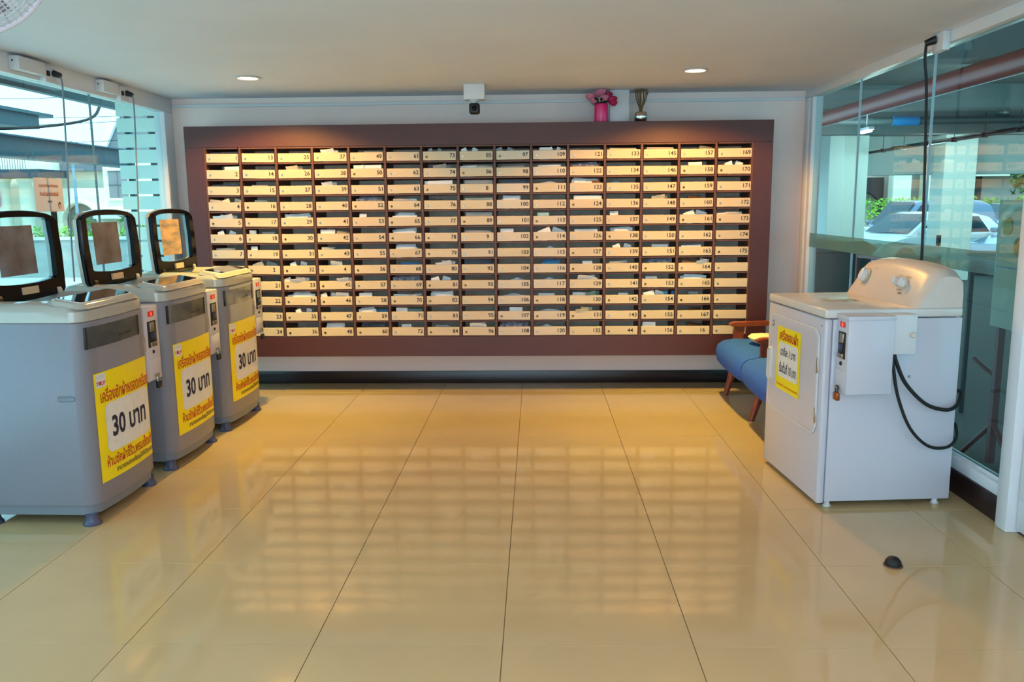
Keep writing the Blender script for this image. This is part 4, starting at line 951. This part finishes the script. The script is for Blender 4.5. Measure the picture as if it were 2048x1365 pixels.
for x, y in ((5, 8.5), (5, 13), (9, 15.5), (13, 12), (8.5, 11), (7.5, 16.4), (11.5, 16.4)):  # light of the battens, plus fill without fixtures added to brighten the columns
    l = bpy.data.lights.new('batten_and_fill_light', 'POINT'); l.energy = 55 if y < 16 else 110; l.color = (.85, 1, .98); l.shadow_soft_size = .2; o = bpy.data.objects.new('batten_and_fill_light', l); o.location = (x, y, 2.3); COL.objects.link(o)
# cars
def make_car(label, loc, rz, paint, Lc=4.2, hz=1.45, boxy=0):
    t = thing('car', label, 'car', loc, rz); w = .86; h = hz
    mp = paint; gl = mat('car_window', (60, 84, 100), .05, coat=1); hb = .92 if not boxy else 1.0
    side = [(-2.08, .30), (-2.1, .55), (-1.98, .72), (-1.2, hb-.04), (-.95, hb), (1.6, hb+.04), (2.02, hb-.02), (2.1, .6), (2.06, .30)]
    side = [(x*Lc/4.2, z) for x, z in side]
    b = B(); sts = []
    for y, s, dz in ((-w, .90, -.10), (-w*.97, .98, -.02), (-w*.75, 1, 0), (0, 1.02, .02), (w*.75, 1, 0), (w*.97, .98, -.02), (w, .90, -.10)):
        sts.append([(x*(s if abs(x) > 1.7 else 1), y, z+(dz*.6 if z > .7 else (-dz if z < .4 else 0))) for x, z in side])
    loft(b, sts); obj('body_shell', b, mp, t)
    if boxy: cab = [(-1.05, hb-.02), (-.45, h-.04), (-.2, h), (1.55, h), (1.85, h-.12), (2.0, hb)]
    else: cab = [(-1.15, hb-.03), (-.40, h-.06), (-.1, h), (.9, h-.01), (1.5, h-.12), (1.95, hb)]
    b = B(); sts = []
    for y, tp_ in ((-1, 1), (-.92, .3), (0, 0), (.92, .3), (1, 1)):
        sts.append([(x, y*(w*.93-(z-hb)*.28), z-(.05*tp_ if z > hb+.2 else 0)) for x, z in cab])
    loft(b, sts); obj('cabin', b, mp, t)
    for s in (-1, 1):
        for xa, xb, xc, xd in ((-.85, -.30, .32, .32), (.40, .40, 1.12, 1.40)):
            b = B(); za, zb = hb+.03, h-.12
            def yy(z): return s*(w*.93-(z-hb)*.28+.004)
            V = [b.verts.new((xa, yy(za), za)), b.verts.new((xd, yy(za), za)), b.verts.new((xc, yy(zb), zb)), b.verts.new((xb, yy(zb), zb))]
            b.faces.new(V); bmesh.ops.solidify(b, geom=b.faces[:], thickness=.006); obj('side_window', b, gl, t, smooth=False)
        b = B(); box(b, (-.92, s*(w+.02), hb+.02), (-.74, s*(w+.20), hb+.15), .04, 3); box(b, (-.86, s*(w-.08), hb+.03), (-.80, s*(w+.05), hb+.07)); obj('wing_mirror', b, mp, t)
        for x in (-1.3, 1.3):
            b = B(); lathe(b, [(.0001, -.09), (.20, -.09), (.21, -.06), (.30, -.08), (.32, -.04), (.32, .08), (.0001, .08)], n=24, axis='Y'); map_bm(b, lambda p: (p.x+x, (p.y*s)+s*(w-.06), p.z+.32)); wh = obj('wheel', b, m_rub, t)
            b = B(); lathe(b, [(.0001, -.1), (.06, -.1), (.19, -.085), (.2, -.08)], n=20, axis='Y'); map_bm(b, lambda p: (p.x+x, (-p.y*s)*1.0*1+s*(w-.06)-s*.0, p.z+.32)); obj('hub_cap', b, m_steel, wh)
        b = B(); box(b, (-2.04, s*.5, .60), (-1.80, s*.78, .74), .03, 2); obj('headlight', b, m_clear if False else m_alu, t)
    (x0, z0), (x1, z1) = cab[0], cab[1]
    for (xa, za), (xb, zb), nm in (((x0+.06, z0+.06), (x1-.02, z1-.0), 'windscreen'), ((cab[-1][0]-.03, cab[-1][1]+.06), (cab[-2][0], cab[-2][1]-.02), 'rear_window')):
        b = B(); d = -.012 if nm == 'windscreen' else .012
        V = [b.verts.new((xa+d, -w*.80, za+.01)), b.verts.new((xa+d, w*.80, za+.01)), b.verts.new((xb+d, w*.70, zb+.01)), b.verts.new((xb+d, -w*.70, zb+.01))]; b.faces.new(V); bmesh.ops.solidify(b, geom=b.faces[:], thickness=.006); obj(nm, b, gl, t, smooth=False)
    return t
m_carw = mat('white_car_paint', (226, 236, 240), .15, coat=.8); m_carb = mat('blue_grey_car_paint', (96, 120, 150), .15, coat=.8); m_carb2 = mat('silver_blue_car_paint', (150, 176, 200), .15, coat=.8); m_cark = mat('black_car_paint', (20, 26, 30), .15, coat=.8)
make_car('white hatchback between the two wide garage columns', (9.55, 21.3, -.35), math.radians(22), m_carw)
make_car('blue grey people carrier behind the white hatchback', (10.9, 24.6, -.35), math.radians(10), m_carb, 4.6, 1.72, 1)
make_car('silver blue saloon right of the second garage column', (12.3, 20.3, -.35), math.radians(25), m_carb2, 4.4, 1.40)
make_car('white car with a roof rail in the row behind the silver saloon', (15.0, 27.2, -.35), math.radians(8), m_carw, 4.4, 1.62, 1)
make_car('black car by the narrow column beside the window frame', (6.3, 21.6, -.35), math.radians(40), m_cark, 4.2, 1.42)
# hedge, tree and houses beyond the car park
b = B()
for k in range(46): bush(b, 9.0+k*.42, 31, .75, .34, .3, .75, 100, rn, .09)
o = obj('hedge', b, m_green, smooth=False); tag(o, 'tall bright green hedge beyond the parked cars', 'hedge', kind='stuff')
t = thing('garden_tree', 'leafy green tree with rusty tints beyond the car park', 'tree', (18.2, 29.6, -.35))
b = B(); tube(b, [(0, 0, 0), (.1, 0, 1.6), (0, .1, 3.2)], [.12, .1, .05], 8); tube(b, [(.08, 0, 1.5), (-.8, 0, 2.2), (-1.1, 0, 2.6)], .04, 6); obj('trunk', b, m_dry, t)
b = B()
for k in range(30): bush(b, rn.uniform(-1.9, 1.6), rn.uniform(-.8, .6), rn.uniform(1.75, 3.6), .55, .5, .38, 130, rn, .12)
o = obj('crown', b, mat('mixed_leaf', (60, 120, 50), .6, col2=(130, 104, 60), nscale=1.2), t, smooth=False); o['kind'] = 'stuff'
t = thing('terrace_house', 'row of beige houses with arched carport openings beyond the hedge', 'house', (0, 36, -.35))
b = B(); box(b, (8, 1.2, 0), (26, 1.5, 6)); obj('wall', b, mat('pinkish_render', (214, 196, 184), .8, noise=.03), t)
for x in (14.9, 16.2, 21.4, 23.6):
    b = B(); box(b, (x, 0, 0), (x+.75, .5, 6)); obj('pier', b, m_cream_w, t)
for x in (13.1, 17.2, 22.3):
    b = B(); pts = [(x, 0), (x, 2.7), (x+1.7, 2.7), (x+1.7, 0), (x+1.55, 0)]+[(x+.85+.7*math.cos(PI*k/10), 1.5+.6*math.sin(PI*k/10)) for k in range(11)]+[(x+.15, 0)]
    prism(b, pts, 'Y', .7, 1.0); obj('carport_frame', b, mat('dark_carport', (50, 46, 46), .6), t)
b = B(); box(b, (16.9, .2, 2.7), (21.4, .6, 6)); obj('upper_band', b, m_cream_w, t)
# things standing just outside the right glass
t = thing('sign_stand', 'reddish brown tripod stand holding a pale notice board outside the right glass', 'sign stand', (2.93, 5.32, -.35))
m_rust = mat('red_oxide_steel', (96, 34, 26), .5)
b = B(); box(b, (-.02, -.02, .04), (.02, .02, 1.05)); obj('pole', b, m_rust, t)
for dx, dy in ((.02, -.30), (-.05, .28), (.22, .12)):
    b = B(); cyl(b, (0, 0, .30), (dx, dy, .015), .016, n=8); obj('leg', b, m_rust, t)
b = B(); cyl(b, (0, 0, .60), (-.02, .25, .68), .013, n=8); obj('brace', b, m_rust, t)
b = B(); box(b, (-.035, -.62, .93), (-.02, .07, 1.30), .002, 1); obj('lower_board', b, m_sheet, t)
b = B(); box(b, (-.035, -.62, 1.31), (-.02, .07, 1.72), .002, 1); ub = obj('upper_board', b, m_sheet, t)
for k in range(5):
    b = B(); lathe(b, [(.0001, -.002), (.05, -.002), (.05, 0)], n=16, axis='X'); map_bm(b, lambda p: (p.x-.037, p.y-.05-.13*k, p.z*1.1+1.56-(k % 2)*.12)); obj('printed_roundel', b, mat(('olive_print', 'ochre_print')[k % 2], ((130, 140, 90), (150, 120, 70))[k % 2], .7), ub)
t = thing('metal_table', 'dark folding table with a pale leg outside behind the dryer', 'table', (3.75, 6.5, -.35))
b = B(); box(b, (-.3, -.75, 1.28), (.3, .35, 1.32), .004); obj('tabletop', b, m_black, t)
b = B(); box(b, (-.28, -.7, 1.16), (.28, .3, 1.27), .004); obj('apron', b, mat('navy_panel', (24, 40, 84), .15), t)
for x_, y_, mm in ((-.27, -.20, m_alu), (.25, -.7, m_black), (.25, .3, m_black), (-.27, .3, m_black)):
    b = B(); cyl(b, (x_, y_, 0), (x_, y_, 1.17), .02, n=10); obj('leg', b, mm, t)
t = thing('tube_rack', 'dark brown tubular rack outside the glass left of the dryer console', 'rack', (2.95, 7.6, -.35))
for s in (0, 1):
    b = B(); tube(b, smooth_curve([(0, -.5, 0), (0, -.5, 1.15), (0, -.44, 1.22), (0, .14, 1.22), (0, .2, 1.15), (0, .2, 0)], 5), .018, 8); map_bm(b, lambda p: (p.x+.4*s, p.y, p.z)); obj('frame', b, m_rust, t)
for z in (.4, .8, 1.05):
    b = B(); box(b, (0, -.5, z), (.4, .2, z+.02)); obj('rack_shelf', b, m_black, t)
t = thing('wheelie_bin', 'dark green bin outside the far end of the right glass', 'bin', (3.1, 9.0, -.35))
b = B(); loft(b, [[(x_, y_, z_) for x_, y_ in rrect(w_, d_, .05)] for w_, d_, z_ in ((.5, .6, .1), (.62, .8, 1.2), (.66, .84, 1.22))]); obj('bin_body', b, mat('dark_green_plastic', (24, 50, 48), .4), t)
b = B(); loft(b, [[(x_, y_, z_) for x_, y_ in rrect(w_, d_, .05)] for w_, d_, z_ in ((.68, .86, 1.22), (.68, .86, 1.26), (.5, .7, 1.32))]); obj('lid', b, mat('dark_green_plastic', (0, 0, 0)), t)
for s in (-1, 1):
    b = B(); cyl(b, (.25*s-.03, .3, .1), (.25*s+.03, .3, .1), .1, n=16); obj('wheel', b, m_rub, t)
